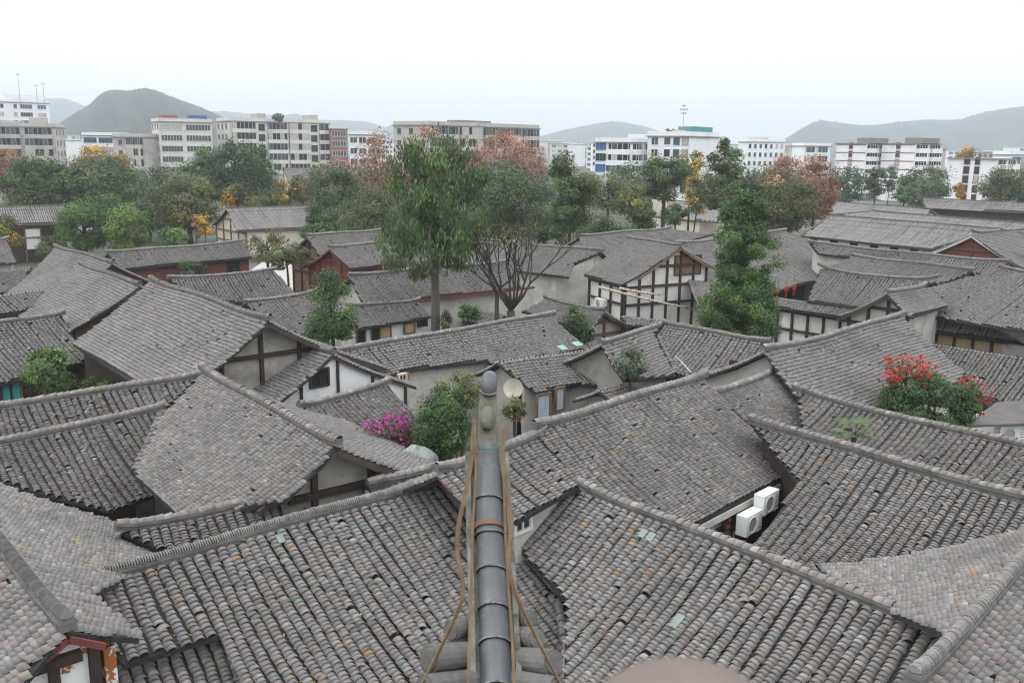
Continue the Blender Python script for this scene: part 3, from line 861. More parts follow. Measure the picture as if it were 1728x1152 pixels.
def window_mesh(w, h, frame, glass='glass', bars=2):
    k = (round(w, 2), round(h, 2), frame, glass, bars)
    if k not in _wm:
        mb = MB()
        mb.abox(-w / 2, w / 2, -.02, .02, 0, h, 1)
        for x in np.linspace(-w / 2, w / 2, bars + 1): mb.abox(x - .04, x + .04, -.075, -.022, -.002, h + .002)
        mb.abox(-w / 2 - .06, w / 2 + .06, -.12, -.0221, -.1, -.003); mb.abox(-w / 2 - .04, w / 2 + .04, -.075, -.0222, h + .003, h + .07)
        _wm[k] = raw_mesh('window', mb.V, mb.F, [frame, glass], midx=mb.I)
    return _wm[k]


def balcony_mesh(w, h, para, glaze, open_=.5, out=.95):
    k = ('b', round(w, 2), round(h, 2), para, glaze, open_)
    if k not in _wm:
        mb = MB()
        mb.abox(-w / 2, w / 2, -out, 0, -.12, 0)                     # floor slab
        mb.abox(-w / 2, w / 2, -out, -out + .1, .001, 1.0)           # parapet
        for s in (-1, 1): mb.abox(s * w / 2 - (.1 if s > 0 else 0), s * w / 2 + (.1 if s < 0 else 0), -out + .101, 0, .001, 1.0)
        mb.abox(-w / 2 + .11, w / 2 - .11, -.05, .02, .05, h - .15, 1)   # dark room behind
        n = max(2, int(w / 1.1))
        if open_ < 1:
            for i in range(n + 1):
                x = -w / 2 + .05 + (w - .1) * i / n
                mb.abox(x - .04, x + .04, -out + .02, -out + .08, 1.001, h - .12)
            for i in range(n):
                if (i * 7 + int(w * 10)) % 10 < 10 * (1 - open_):
                    x0 = -w / 2 + .09 + (w - .1) * i / n; x1 = -w / 2 + .01 + (w - .1) * (i + 1) / n
                    mb.abox(x0, x1, -out + .04, -out + .06, 1.002, h - .13, 2)
        _wm[k] = raw_mesh('balcony', mb.V, mb.F, [para, 'void', glaze], midx=mb.I)
    return _wm[k]


def put(name, me, parent, p, ang):
    o = bpy.data.objects.new(name, me); COL.objects.link(o)
    adopt(o, parent)
    c, s = math.cos(ang), math.sin(ang)
    o.matrix_basis = Matrix(((c, -s, 0, p[0]), (s, c, 0, p[1]), (0, 0, 1, p[2]), (0, 0, 0, 1)))
    return o


def block(label, xl, xr, dl, dr, ytop, floors, deep, wall, bays, side=None, fh=3.0, cornice=.9, roof='roofgrey', trim=None, name='apartment_block', lift=0, extras=None):
    """xl..xr: facade between two sight lines at depths dl, dr; bays: (from, to, kind) along the facade"""
    p, q = far(xl, ytop, dl), far(xr, ytop, dr)
    top = float(p[2]); q[2] = top
    u = q - p; L = float(np.linalg.norm(u)); u /= L
    back = np.array([-u[1], u[0], 0.]) * deep
    ang = math.atan2(u[1], u[0])
    t = thing(name, ((p[0] + q[0]) / 2, (p[1] + q[1]) / 2, GZ), label, 'building')
    z = np.array([0, 0, 1.])
    mb = MB(); P0 = p * [1, 1, 0] + z * GZ; Q0 = q * [1, 1, 0] + z * GZ
    H = top - GZ
    mb.box(P0 + u * L / 2 + back / 2 + z * H / 2, u * L / 2, back / 2, z * H / 2)
    mb.build('wall', wall, t)
    mb = MB(); mb.box(P0 + u * L / 2 + back / 2 + z * (H + .12), u * (L / 2 + .35), back * (.5 + .35 / deep), z * .115); mb.build('roof', roof, t)
    if cornice:
        mb = MB()
        for c0, c1 in ((P0, Q0), (Q0, Q0 + back), (Q0 + back, P0 + back), (P0 + back, P0)):
            mb.beam(c0 + z * (H + .24 + cornice / 2), c1 + z * (H + .24 + cornice / 2), .2, cornice)
        mb.build('parapet', wall, t)
    rng = np.random.default_rng(hash_key(label))
    for f in range(floors):
        zf = top - (f + 1) * fh - .1 - lift
        if zf < GZ + .2: break
        for b0, b1, kind in bays:
            w = (b1 - b0) * L; c = P0 + u * (b0 + b1) / 2 * L; c[2] = zf
            fwd = -back / deep
            if kind[0] == 'w':
                put('window', window_mesh(min(w, 9), 1.5, kind[1], (kind[2] if rng.random() < .62 else ['glass', 'curtain', 'void'][int(rng.integers(3))]), max(1, int(w / .8))), t, c + fwd * .02 + z * 1.0, ang)
            elif kind[0] == 'b':
                put('balcony', balcony_mesh(w, fh, kind[1], [kind[2], 'curtain', 'glass'][int(rng.integers(3))], [.35, .6, .8][int(rng.integers(3))]), t, c + fwd * .001 + z * .12, ang)
            elif kind[0] == 't':
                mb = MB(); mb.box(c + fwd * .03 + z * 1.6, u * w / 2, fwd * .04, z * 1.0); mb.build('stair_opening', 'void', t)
        if trim:
            mb = MB(); mb.box(P0 + u * L / 2 + z * (zf + fh - GZ) - back / deep * .03, u * L / 2, back / deep * .035, z * .12); mb.build('string_course', trim, t)
    if side:
        end, n, kind = side
        c0 = P0 if end == 'L' else Q0
        nrm = -u if end == 'L' else u
        a2 = ang + (math.pi / 2 if end == 'R' else -math.pi / 2)
        for f in range(floors):
            zf = top - (f + 1) * fh - .1 - lift
            if zf < GZ + .2: break
            for i in range(n):
                c = c0 + back * (i + .5) / n; c = c.copy(); c[2] = zf
                if kind[0] == 'w': put('window', window_mesh(1.5, 1.5, kind[1], kind[2], 2), t, c + nrm * .02 + z * 1.0, a2)
                else: put('balcony', balcony_mesh(deep / n * .8, fh, kind[1], kind[2], .7), t, c + nrm * .001 + z * .12, a2)
    if extras: extras(t, P0, Q0, u, back, H, L)
    return t


def roof_boxes(items):
    def f(t, P0, Q0, u, back, H, L):
        for x0, x1, d0, d1, h, m in items:
            mb = MB(); c = P0 + u * (x0 + x1) / 2 * L + back * (d0 + d1) / 2 + np.array([0, 0, H + .25 + h / 2])
            mb.box(c, u * (x1 - x0) / 2 * L, back * (d1 - d0) / 2, (0, 0, h / 2)); mb.build('roof_house', m, t)
    return f


W = lambda fr='apt_pale', gl='glass': ('w', fr, gl)
Bc = lambda pa='apt_pale', gl='glass': ('b', pa, gl)
G = ('t',)
block('white block with roof aerials behind the concrete block with balconies', -10, 82, 350, 362, 172, 8, 18, 'apt_white',
      [(.02, .16, W('apt_white', 'blue')), (.34, .40, W()), (.46, .68, W()), (.78, .94, W('apt_white', 'blue'))], extras=roof_boxes([(.2, .98, .1, .8, 2.8, 'apt_white')]))
block('weathered concrete block with wide balconies beside the orange tree', -12, 92, 262, 266, 214, 6, 14, 'apt_grey',
      [(.06, .44, Bc('apt_grey')), (.5, .96, Bc('apt_grey'))], side=('R', 3, W('apt_grey', 'void')), extras=roof_boxes([(.55, .8, .2, .6, 2.5, 'apt_grey'), (.1, .4, .3, .6, 1.6, 'apt_grey')]))
block('small white building with blue glazed upper floor', 138, 192, 300, 300, 229, 4, 12, 'apt_white', [(.05, .45, W('blue', 'glass')), (.52, .95, W('blue', 'glass'))])
block('grey concrete house with dark open balconies beside the white block', 190, 243, 270, 262, 232, 5, 14, 'apt_grey', [(.18, .3, W('apt_grey', 'void')), (.5, .95, Bc('apt_grey', 'void'))])
block('pale apartment block with long window bands behind the large dark tree', 268, 357, 262, 269, 206, 5, 13, 'apt_pale',
      [(.03, .42, W('apt_pale', 'glass')), (.5, .97, W('apt_pale', 'glass'))], side=('L', 3, W('apt_grey', 'void')), extras=roof_boxes([(.1, .4, .3, .7, 1.8, 'rust'), (.6, .95, .2, .5, 1.9, 'blue')]))
block('long apartment block with two stair towers and laundry balconies', 385, 556, 270, 286, 205, 5, 13, 'apt_pale',
      [(.03, .26, Bc('apt_pale')), (.285, .345, G), (.37, .565, Bc('apt_pale')), (.58, .79, Bc('apt_pale')), (.805, .87, G), (.885, .99, Bc('apt_pale'))],
      side=('L', 3, W('apt_grey', 'void')), extras=roof_boxes([(.275, .36, .0, .5, 2.3, 'apt_grey'), (.795, .88, .0, .5, 2.3, 'apt_grey')]))
block('narrow brick house at the end of the long apartment block', 557, 586, 284, 286, 218, 4, 10, 'apt_brick', [(.1, .9, W('apt_white', 'glass'))], cornice=0)
block('low white framed building beside the rusty treetops', 589, 634, 262, 262, 228, 3, 12, 'apt_white', [(.04, .3, W('apt_white')), (.37, .63, W('apt_white')), (.7, .96, W('apt_white'))])
block('wide concrete block with open balconies behind the rusty treetops', 725, 910, 232, 262, 212, 5, 14, 'apt_grey',
      [(.02, .22, Bc('apt_grey')), (.25, .43, Bc('apt_grey')), (.46, .64, Bc('apt_grey')), (.66, .8, Bc('apt_grey')), (.83, .98, Bc('apt_grey'))],
      side=('L', 3, W('apt_grey', 'void')), extras=roof_boxes([(.3, .6, .2, .5, 1.5, 'roofgrey')]))
block('white apartment block with blue glazed balconies', 1005, 1066, 204, 199, 241, 5, 11, 'apt_white',
      [(.02, .32, W('teal', 'blue')), (.36, .97, Bc('apt_white'))], side=('R', 2, Bc('apt_white')), fh=2.35 * 1.0, extras=roof_boxes([(.0, 1.0, .0, .9, .7, 'roofgrey'), (.7, .98, .3, .8, 1.7, 'apt_white')]))
block('white block with roof garden and a tall aerial mast', 1093, 1165, 200, 194, 231, 5, 14, 'apt_white',
      [(.1, .26, W('apt_white')), (.4, .55, W('apt_white')), (.62, .76, W('teal')), (.82, .96, W('teal'))], fh=2.5,
      extras=roof_boxes([(.02, .1, .05, .4, 1.0, 'apt_white'), (.2, .4, .05, .4, 1.1, 'apt_white'), (.45, .7, .1, .7, 1.2, 'apt_pale'), (.5, .9, .3, .9, 2.0, 'teal')]))
_aq = far(1152, 228, 202)
_m = thing('aerial_mast', (_aq[0], _aq[1], _aq[2]), 'thin steel aerial mast standing on the white roof-garden block', 'mast')
mb = MB(); mb.tube([_aq, _aq + [0, 0, 6.5]], [.1, .05], 6); mb.build('pole', 'metal', _m)
for dz, w in ((5.4, .9), (4.6, .6), (6.2, .4)):
    mb = MB(); mb.beam(_aq + [-w, 0, dz], _aq + [w, 0, dz], .07, .3); mb.build('antenna', 'metal', _m)
for _x, _y, _d, _h, _lab in ((33, 160, 350, 8, 'tallest slim aerial on the white block'), (62, 161, 352, 4, 'short slim aerial between two others on the white block'), (74, 161, 352, 4.6, 'slim aerial at the end of the white block roof')):
    _aq = far(_x, _y, _d)
    _m = thing('aerial_mast', _aq - [0, 0, 3], _lab + ' with small crossbar', 'mast')
    mb = MB(); mb.tube([_aq - [0, 0, 3], _aq + [0, 0, _h]], [.14, .07], 6); mb.build('pole', 'metal', _m)
    mb = MB(); mb.beam(_aq + [-.8, 0, _h * .9], _aq + [.8, 0, _h * .9], .1, .25); mb.build('antenna', 'metal', _m)
block('white tower with rust trim, the nearer to the orange trees of a pair', 1412, 1462, 240, 234, 243, 6, 12, 'apt_white',
      [(.44, .56, W('rust'))], side=('R', 2, Bc('apt_white', 'void')), trim='rust', fh=2.05, cornice=0, extras=roof_boxes([(.6, 1.1, .1, .8, 1.3, 'roofgrey')]))
block('white tower with rust trim standing beside the hazy concrete house', 1489, 1545, 236, 229, 243, 6, 12, 'apt_white',
      [(.44, .56, W('rust'))], side=('R', 2, Bc('apt_white', 'void')), trim='rust', fh=2.05, cornice=0, extras=roof_boxes([(.6, 1.1, .1, .8, 1.3, 'roofgrey')]))
block('broad white block with air conditioners between paired windows', 1600, 1684, 206, 198, 268, 5, 10, 'apt_white',
      [(.34, .46, W('rust', 'void')), (.56, .66, W('rust', 'void'))], side=('R', 2, Bc('apt_white', 'void')), fh=2.0, cornice=0)
block('pale hazy concrete house between the white towers and the hill', 1567, 1597, 300, 300, 252, 4, 14, 'apt_grey', [(.2, .4, W()), (.6, .8, W())])
block('low white podium with dark shop windows below the white towers', 1495, 1588, 228, 226, 306, 1, 10, 'apt_white', [(.03, .18, W('apt_white')), (.24, .38, W()), (.44, .58, W()), (.64, .78, W()), (.84, .97, W())], cornice=.3)
block('small white house with blue trim at the foot of the right hill', 1706, 1740, 260, 260, 262, 3, 10, 'apt_white', [(.1, .5, W('blue')), (.55, .9, W('blue'))])
block('long cream row with yellow wall beside the white house with blue trim', 1700, 1790, 215, 215, 285, 2, 10, 'ochre', [(.1, .4, W()), (.55, .9, W())])
block('white stepped block with many small windows beyond the tall slender tree', 1262, 1325, 330, 330, 240, 5, 14, 'apt_white', [(i / 7 + .03, i / 7 + .1, W('apt_white')) for i in range(7)], extras=roof_boxes([(.2, .6, .2, .8, 1.6, 'apt_pale')]))
block('white block with terraces behind the orange treetops', 1358, 1402, 310, 310, 247, 4, 14, 'apt_white', [(.05, .4, Bc('apt_white')), (.5, .9, Bc('apt_white'))])
block('hazy white row between two white blocks and the orange treetops', 1322, 1358, 340, 340, 247, 4, 12, 'apt_pale', [(.05, .3, W()), (.4, .6, W()), (.7, .95, W())])
_fr = np.random.default_rng(77)
for _i in range(26):
    _x = [915, 930, 948, 965, 980, 1000, 925, 955, 975, 1215, 1240, 660, 645, 1600, 1650, 1680, 1550, 150, 200, 230, 120, 1720, 905, 940, 990, 1030][_i]
    _d = 420 + _fr.random() * 380
    _w = int(_fr.integers(3))
    block(['white far block in the hazy town at the foot of the hills', 'cream-grey far block in the hazy town below the hills', 'dull grey far block in the hazy town below the hills'][_w], _x, _x + 16 + _fr.random() * 16, _d, _d * (1 + _fr.normal(0, .01)), 238 + _fr.random() * 10 + (_x - 864) * .013, 4, 16,
          ['apt_white', 'apt_pale', 'apt_grey'][_w], [(.06, .28, W()), (.38, .62, W()), (.72, .94, W())], cornice=.4)['group'] = ['white', 'cream-grey', 'dull grey'][_w] + ' far blocks in the hazy town'
# ---------------------------------------------------------------- trees and shrubs
M['bark'] = mat('bark', (.06, .05, .042), .95, .35, 3.0, .4, bscale=14)
M['bark_pale'] = mat('pale_bark', (.13, .115, .10), .95, .3, 3.0, .4, bscale=14)
for _n, _c in dict(green=(.070, .122, .038), deep=(.046, .085, .034), olive=(.112, .122, .046), soft=(.090, .125, .048), bright=(.085, .15, .032), lime=(.15, .19, .035),
                   yellow=(.42, .27, .035), gold=(.36, .20, .03), rusty=(.33, .19, .135), orange=(.30, .145, .07), magenta=(.42, .045, .26), scarlet=(.50, .035, .035), grey=(.11, .14, .10), frond=(.105, .145, .06)).items():
    M[_n] = leaf_mat('leaf_' + _n, _c)


def leaves(C, A, B, tint):
    """rhombic leaves: centre, long half axis, wide half axis"""
    k = len(C)
    V = np.stack([C - A, C + B * .9 - A * .15, C + A, C - B * .9 - A * .15], 1).reshape(-1, 3)
    F = np.arange(k * 4).reshape(k, 4)
    return V, F, np.repeat(tint, 4, 0)


def crown_points(rng, shape, rx, rz, k, fill=.75):
    """clump centres in a crown of half width rx, half height rz"""
    out = []
    while len(out) < k:
        p = rng.uniform(-1, 1, 3)
        r = np.linalg.norm(p)
        if shape == 'cone':
            lim = .18 + .82 * (1 - (p[2] + 1) / 2) ** .8
            if math.hypot(p[0], p[1]) > lim: continue
        elif shape == 'column':
            lim = .55 + .45 * math.sqrt(max(0, 1 - abs(p[2]) ** 3)) if p[2] < .6 else .8 * math.sqrt(max(0, 1 - p[2] ** 2)) + .1
            if math.hypot(p[0], p[1]) > lim: continue
        elif shape == 'flame':
            lim = math.sqrt(max(0, 1 - p[2] ** 2)) * (.75 + .25 * (1 - p[2]) / 2) if p[2] > -.5 else 1.0
            if math.hypot(p[0], p[1]) > lim: continue
        else:
            if r > 1: continue
        if r < fill and rng.random() < .75: continue
        out.append(p * [rx, rx, rz])
    return np.array(out)


def tree(label, x, ytop, ybot, half, depth, col, name='broadleaf_tree', shape='round', mix=None, dens=1.0, size=1.0, clump=.34, cat='tree', group=None, bark='bark', trunk=None, droop=False, base=None, limbs=9, mottle=.28, lump=1.0, lean=0, flowers=None, lobes=None):
    rng = np.random.default_rng(hash_key(label))
    top, bot = far(x, ytop, depth), far(x, ybot, depth)
    c = (top + bot) / 2
    rx = half * depth / FPX; rz = (top[2] - bot[2]) / 2
    gz = GZ if base is None else base
    foot = np.array([c[0] - lean, c[1], gz])
    t = thing(name, foot, label, cat, group)
    pxa = math.pi * half * (ybot - ytop) / 2 * .351          # crown area in picture dots at full size
    s = max(.05, 3.0 * depth / 924) * size                   # leaf length
    lp = (s * 924 / depth) ** 2 * .45
    n = int(min(42000, max(900, 17 * pxa / lp)) * dens)
    k = int(np.clip(pxa / 60, 14, 130) * lump)
    cen = crown_points(rng, shape, rx * .86, rz * .88, k)
    if lobes:                                                # crown made of several hanging masses, each (x, y, half width, half height) in the photograph
        w_ = np.array([l[2] * l[3] for l in lobes], float); pick = rng.choice(len(lobes), k, p=w_ / w_.sum())
        pts = crown_points(rng, 'round', 1.0, 1.0, k, .6)
        for i in range(k):
            lx, ly, lw, lh = lobes[pick[i]]
            cen[i] = far(lx, ly, depth) - c + pts[i] * np.array([lw, lw * .9, lh]) * depth / FPX
            cen[i][1] += rng.normal(0, .25 * rx)
    rc = clump * min(rx, rz) * (.6 + .8 * rng.random(k)) * (1.35 / (k / 40) ** .22)
    which = rng.integers(0, k, n)
    d = unit(rng.normal(0, 1, (n, 3)))
    d[:, 2] *= np.where(d[:, 2] < 0, .6, .85)
    rad = rc[which] * (rng.random(n) ** .45)
    P = c + cen[which] + d * rad[:, None]
    P[:, 2] = np.maximum(P[:, 2], gz + .05)
    nrm = unit(d + unit(cen[which] / [rx, rx, rz]) * .5 + [0, 0, .45] + rng.normal(0, .45, (n, 3)))
    a = unit(np.cross(nrm, rng.normal(0, 1, (n, 3))))
    b = np.cross(nrm, a)
    L = s * (.45 + .5 * rng.random(n))[:, None]
    if droop:
        a = unit(a * .55 + [0, 0, -1.0]); b = unit(np.cross(a, nrm)); L = L * 1.7
        A, B = a * L * .62, b * L * .20
    else:
        A, B = a * L * .58, b * L * .36
    ct = np.exp(rng.normal(0, mottle, k))
    tint = (ct[which] * np.exp(rng.normal(0, .18, n)))[:, None] * (1 + rng.normal(0, .06, (n, 3)))
    cols = [(col, 1.0)] + list(mix or [])
    wts = np.array([w for _, w in cols]); wts = wts / wts.sum()
    cpick = rng.choice(len(cols), k, p=wts)
    lp_ = cpick[which]; sw = rng.random(n) < .15; lp_[sw] = rng.choice(len(cols), int(sw.sum()), p=wts)
    V, F, T = leaves(P, A, B, np.clip(tint, .3, 2.4))
    me = raw_mesh('crown', V, F, [cn for cn, _ in cols], tint=T, midx=lp_)
    link('crown', me, t)
    # trunk and limbs
    tr = trunk or max(.06, rx * .07)
    mb = MB()
    fork = c + np.array([0, 0, -rz * (.55 if gz < bot[2] - .5 else .35)])
    mid = (foot + fork) / 2 + rng.normal(0, .12, 3) * [1, 1, 0] * min(1, rx)
    mb.tube([foot - [0, 0, .1], mid, fork, c + [0, 0, rz * .35]], [tr * 1.25, tr, tr * .75, tr * .25], 8)
    mb.build('trunk', bark, t, smooth=True)
    for i in rng.choice(k, min(limbs, k), replace=False):
        mb = MB(); q = c + cen[i]
        s0 = fork + (c - fork) * rng.random() * .8
        m2 = (s0 + q) / 2 + np.array([0, 0, .08 * rx]) + rng.normal(0, .06 * rx, 3)
        mb.tube([s0, m2, q], [tr * .45, tr * .28, tr * .08], 6)
        mb.build('limb', bark, t, smooth=True)
    if flowers:
        fc, nf, where, fs = flowers
        ok = [i for i in range(k) if where(cen[i] / [rx, rx, rz])] or list(range(k))
        w2 = rng.choice(ok, nf)
        d2 = unit(rng.normal(0, 1, (nf, 3)) + [0, -.3, .5])
        P2 = c + cen[w2] + d2 * (rc[w2] * (.75 + .5 * rng.random(nf)))[:, None]
        n2 = unit(d2 + rng.normal(0, .5, (nf, 3))); a2 = unit(np.cross(n2, rng.normal(0, 1, (nf, 3)))); b2 = np.cross(n2, a2)
        V, F, T = leaves(P2, a2 * fs * .5, b2 * fs * .4, np.clip(np.exp(rng.normal(0, .25, nf))[:, None] * np.ones((1, 3)), .4, 2))
        link('flowers', raw_mesh('flowers', V, F, fc, tint=T), t)['kind'] = 'stuff'
    return t


def bare_tree(label, x, ybase, ytop, depth, spread, leafcol, seed, nleaf=420, group=None):
    rng = np.random.default_rng(seed)
    f = far(x, ybase, depth); foot = np.array([f[0], f[1], GZ])
    top = far(x, ytop, depth)[2]
    t = thing('bare_tree', foot, label, 'tree', group)
    tips = []
    branches = []
    def grow(p, d, L, r, g):
        q = p + d * L
        m = p + d * L * .5 + rng.normal(0, L * .05, 3)
        branches.append(([p, m, q], [r, r * .85, r * .68], g))
        if g == 5 or r < .006:
            tips.append(q); return
        for _ in range(2 if g < 4 else 2 + int(rng.random() < .4)):
            nd = unit(d + rng.normal(0, .30 + .03 * g, 3) * [1, 1, .5] + [0, 0, .12])
            grow(q, nd, L * (.68 + .2 * rng.random()), r * .66, g + 1)
    h0 = far(x, ybase - 6, depth)[2]
    fork = np.array([f[0], f[1], h0])
    branches.append(([foot - [0, 0, .1], (foot + fork) / 2, fork], [.26, .22, .2], 0))
    side = foot + np.array([-.75, .3, 0]); sf = side + np.array([.05, 0, h0 - GZ + .8])
    branches.append(([side - [0, 0, .1], (side + sf) / 2, sf], [.13, .12, .10], 0))
    for b0, n0, sc in ((fork, 9, 1.0), (sf, 3, .75)):
        for ang in np.linspace(0, 2 * math.pi, n0 + 1)[:-1] + rng.normal(0, .2, n0):
            k0 = spread * rng.uniform(.35, 1.0)
            d = unit(np.array([math.cos(ang) * k0, math.sin(ang) * k0 * .6, 1.0]))
            grow(b0, d, (top - h0) * .30 * sc * rng.uniform(.85, 1.15), .08 * sc, 1)
    for pts, rad, g in branches:
        if g == 0:
            mb = MB(); mb.tube(pts, rad, 8); mb.build('trunk', 'bark', t, smooth=True)
        elif g == 1:
            mb = MB(); mb.tube(pts, rad, 7); mb.build('limb', 'bark', t, smooth=True)
    mb = MB()
    for pts, rad, g in branches:
        if g > 1: mb.tube(pts, rad, 5 if g < 4 else 4, cap=False)
    mb.build('twigs', 'bark', t)['kind'] = 'stuff'
    tips = np.array(tips)
    if nleaf:
        low = tips[tips[:, 2] < np.percentile(tips[:, 2], 60)]
        P = low[rng.integers(0, len(low), nleaf)] + rng.normal(0, .22, (nleaf, 3))
        n2 = unit(rng.normal(0, 1, (nleaf, 3))); a2 = unit(np.cross(n2, rng.normal(0, 1, (nleaf, 3)))); b2 = np.cross(n2, a2)
        V, F, T = leaves(P, a2 * .085, b2 * .055, np.clip(np.exp(rng.normal(0, .3, nleaf))[:, None] * np.ones((1, 3)), .4, 2))
        link('sparse_leaves', raw_mesh('sparse_leaves', V, F, leafcol, tint=T), t)['kind'] = 'stuff'
    return t


tree('tall drooping feathery tree with thick grey trunk in front of the long hall', 733, 222, 430, 82, 46, 'green', shape='round', droop=True, clump=.34, size=1.1, dens=.48, mix=[('deep', .3), ('olive', .35), ('frond', .8)], trunk=.22, bark='bark_pale', limbs=20, mottle=.32, lump=1.0, lobes=[(735,262,55,36),(690,290,38,45),(775,290,38,50),(735,320,75,50),(690,370,50,45),(760,380,52,45),(672,405,34,40),(655,440,22,32),(720,430,40,38),(775,425,36,30),(700,462,20,20),(800,310,22,26)])
bare_tree('nearly leafless tree with spreading forked limbs beside the tall drooping tree', 862, 530, 350, 46, .95, 'olive', 4)
tree('column of dense green creeper on a tall tree beside the timber gable', 1256, 318, 530, 60, 44, 'green', name='creeper_clad_tree', shape='column', mix=[('deep', .5), ('bright', .25)], clump=.30, lump=1.7, dens=1.5, lobes=[(1266,336,24,24),(1262,362,40,30),(1256,402,52,38),(1258,445,54,42),(1250,488,58,42),(1245,525,66,36)])
tree('mound of green creeper spreading at the foot of the creeper-clad tree', 1245, 485, 585, 78, 43, 'green', name='creeper_shrub', cat='shrub', mix=[('deep', .5), ('bright', .3)], clump=.3)
tree('tall slender tree with ragged top beyond the creeper-clad tree', 1230, 216, 372, 34, 95, 'olive', mix=[('deep', .8), ('green', .6)], dens=1.0, clump=.34, lobes=[(1230,236,15,20),(1226,268,25,24),(1235,290,24,26),(1228,322,33,30),(1232,350,30,24)])
tree('tall dark broad-leaved tree with yellowing leaves right of the soft olive tree', 962, 252, 428, 42, 76, 'olive', mix=[('deep', .8), ('green', .5), ('lime', .12)], clump=.34, dens=1.1, lobes=[(953,272,18,20),(958,300,30,28),(972,325,34,30),(958,360,38,34),(962,400,34,28)])
tree('soft olive tree behind the bare tree and the drooping tree', 858, 268, 412, 64, 84, 'soft', mix=[('olive', .3), ('grey', .3)], dens=.7)
tree('soft olive tree half hidden by the left side of the drooping tree', 622, 310, 430, 46, 82, 'soft', mix=[('olive', .6)], dens=.9)
tree('large dark evergreen with layered crown before the pale apartment block', 392, 235, 352, 88, 128, 'deep', mix=[('soft', .35)], clump=.28, lump=1.2)
tree('rounded olive tree with golden edges in front of the large dark evergreen', 318, 292, 392, 64, 108, 'olive', mix=[('soft', .6), ('gold', .08)])
tree('dark tree beside the orange tree and the long dark hall', 62, 264, 362, 66, 116, 'deep', mix=[('soft', .7)])
tree('dark tree below the yellow ginkgo tops', 172, 262, 378, 72, 118, 'deep', mix=[('soft', .9), ('olive', .2)])
tree('yellow ginkgo behind the dark tree', 165, 246, 300, 36, 150, 'gold', mix=[('yellow', .5), ('olive', .4)], dens=.7)
tree('narrow golden ginkgo beside the grey concrete house', 205, 262, 305, 22, 146, 'gold', mix=[('yellow', .5)], dens=.7)
tree('rust-orange bare-topped tree in front of the weathered concrete block', 8, 240, 325, 34, 130, 'orange', mix=[('rusty', .8)], dens=.7)
tree('clipped bright green tree by the dark pillared hall', 140, 330, 425, 46, 90, 'bright', mix=[('green', .8)], name='clipped_tree', lump=.7)
tree('clipped pale lime tree beside the clipped bright green tree', 212, 350, 428, 37, 88, 'lime', mix=[('bright', .8)], name='clipped_tree', lump=.7)
tree('clipped deep green tree behind the pale lime tree', 196, 328, 400, 30, 96, 'green', mix=[('bright', .4)], name='clipped_tree', lump=.7)
tree('low clipped green bush in front of the olive tree', 294, 378, 420, 28, 86, 'bright', mix=[('green', .9)], name='clipped_bush', cat='shrub', lump=.7)
tree('small bush behind the ridge of the farther smooth roof', 85, 400, 440, 20, 80, 'green', mix=[('olive', .5)], name='bush', cat='shrub')
tree('yellow-green bush by the dark pillared hall', 12, 362, 425, 28, 84, 'olive', mix=[('lime', .5), ('gold', .2)], name='bush', cat='shrub')
tree('sparse golden tree beside the gabled cottage roof', 401, 310, 362, 24, 102, 'gold', mix=[('olive', .5)], dens=.45)
tree('bright yellow ginkgo sapling before the gabled cottage', 346, 358, 405, 12, 92, 'yellow', dens=.6)
tree('pale pink-brown sapling beside the yellow ginkgo sapling', 331, 362, 405, 10, 93, 'rusty', dens=.4)
tree('dark tree below the long apartment block', 572, 278, 395, 46, 104, 'deep', mix=[('soft', 1.0)])
tree('small deep green conical tree by the gabled cottage', 531, 346, 405, 27, 88, 'deep', shape='cone', mix=[('green', .6)])
tree('yellowing shrub beside the far grey gable', 487, 300, 345, 26, 120, 'olive', mix=[('yellow', .35)], name='shrub', cat='shrub', dens=.7)
tree('rust-brown redwood left of the drooping tree before the wide concrete block', 634, 224, 345, 58, 140, 'rusty', name='redwood_tree', mix=[('orange', .2), ('olive', .2)], dens=.75, shape='cone')
tree('rust-brown redwood before the wide concrete block', 850, 222, 335, 74, 150, 'rusty', name='redwood_tree', mix=[('orange', .25)], dens=.75)
tree('thin rust-brown redwood behind the crown of the drooping tree', 720, 215, 330, 42, 148, 'rusty', name='redwood_tree', mix=[('orange', .25)], dens=.7, shape='cone')
tree('low rusty tree before the white framed building', 585, 262, 335, 40, 150, 'rusty', name='redwood_tree', mix=[('soft', .4)], dens=.65)
tree('orange autumn tree before the rust-trimmed white tower', 1375, 258, 378, 42, 105, 'orange', mix=[('rusty', .8)], dens=.75)
tree('orange autumn tree behind the round olive-brown tree', 1325, 262, 360, 44, 112, 'orange', mix=[('rusty', .8), ('olive', .3)], dens=.7)
tree('round olive-brown tree right of the tall slender tree', 1318, 278, 398, 58, 92, 'olive', mix=[('soft', .5), ('rusty', .25)], dens=.8)
tree('dense dark tree before the white roof-garden block', 1122, 262, 345, 50, 100, 'deep', mix=[('soft', .8), ('olive', .3)])
tree('small yellow-green tree with bare stem before the blue-glazed block', 1027, 298, 356, 28, 92, 'olive', mix=[('lime', .35)], dens=.8)
tree('yellow-green street tree right of the small bare-stemmed one', 1070, 310, 385, 32, 88, 'olive', mix=[('lime', .6), ('gold', .15)], dens=.8)
tree('low green tree beside the pale lane wall', 1085, 335, 395, 24, 86, 'green', mix=[('olive', .7)])
tree('pale yellow thin tree before the white roof-garden block', 1166, 248, 330, 24, 110, 'lime', mix=[('yellow', .5)], dens=.5)
tree('slim pale tree with bare stems by the warehouse roof', 1176, 290, 385, 22, 88, 'olive', mix=[('yellow', .4)], dens=.45)
tree('bush before the lane wall below the dark yellowing tree', 1010, 365, 425, 36, 80, 'soft', mix=[('green', .4)], name='bush', cat='shrub')
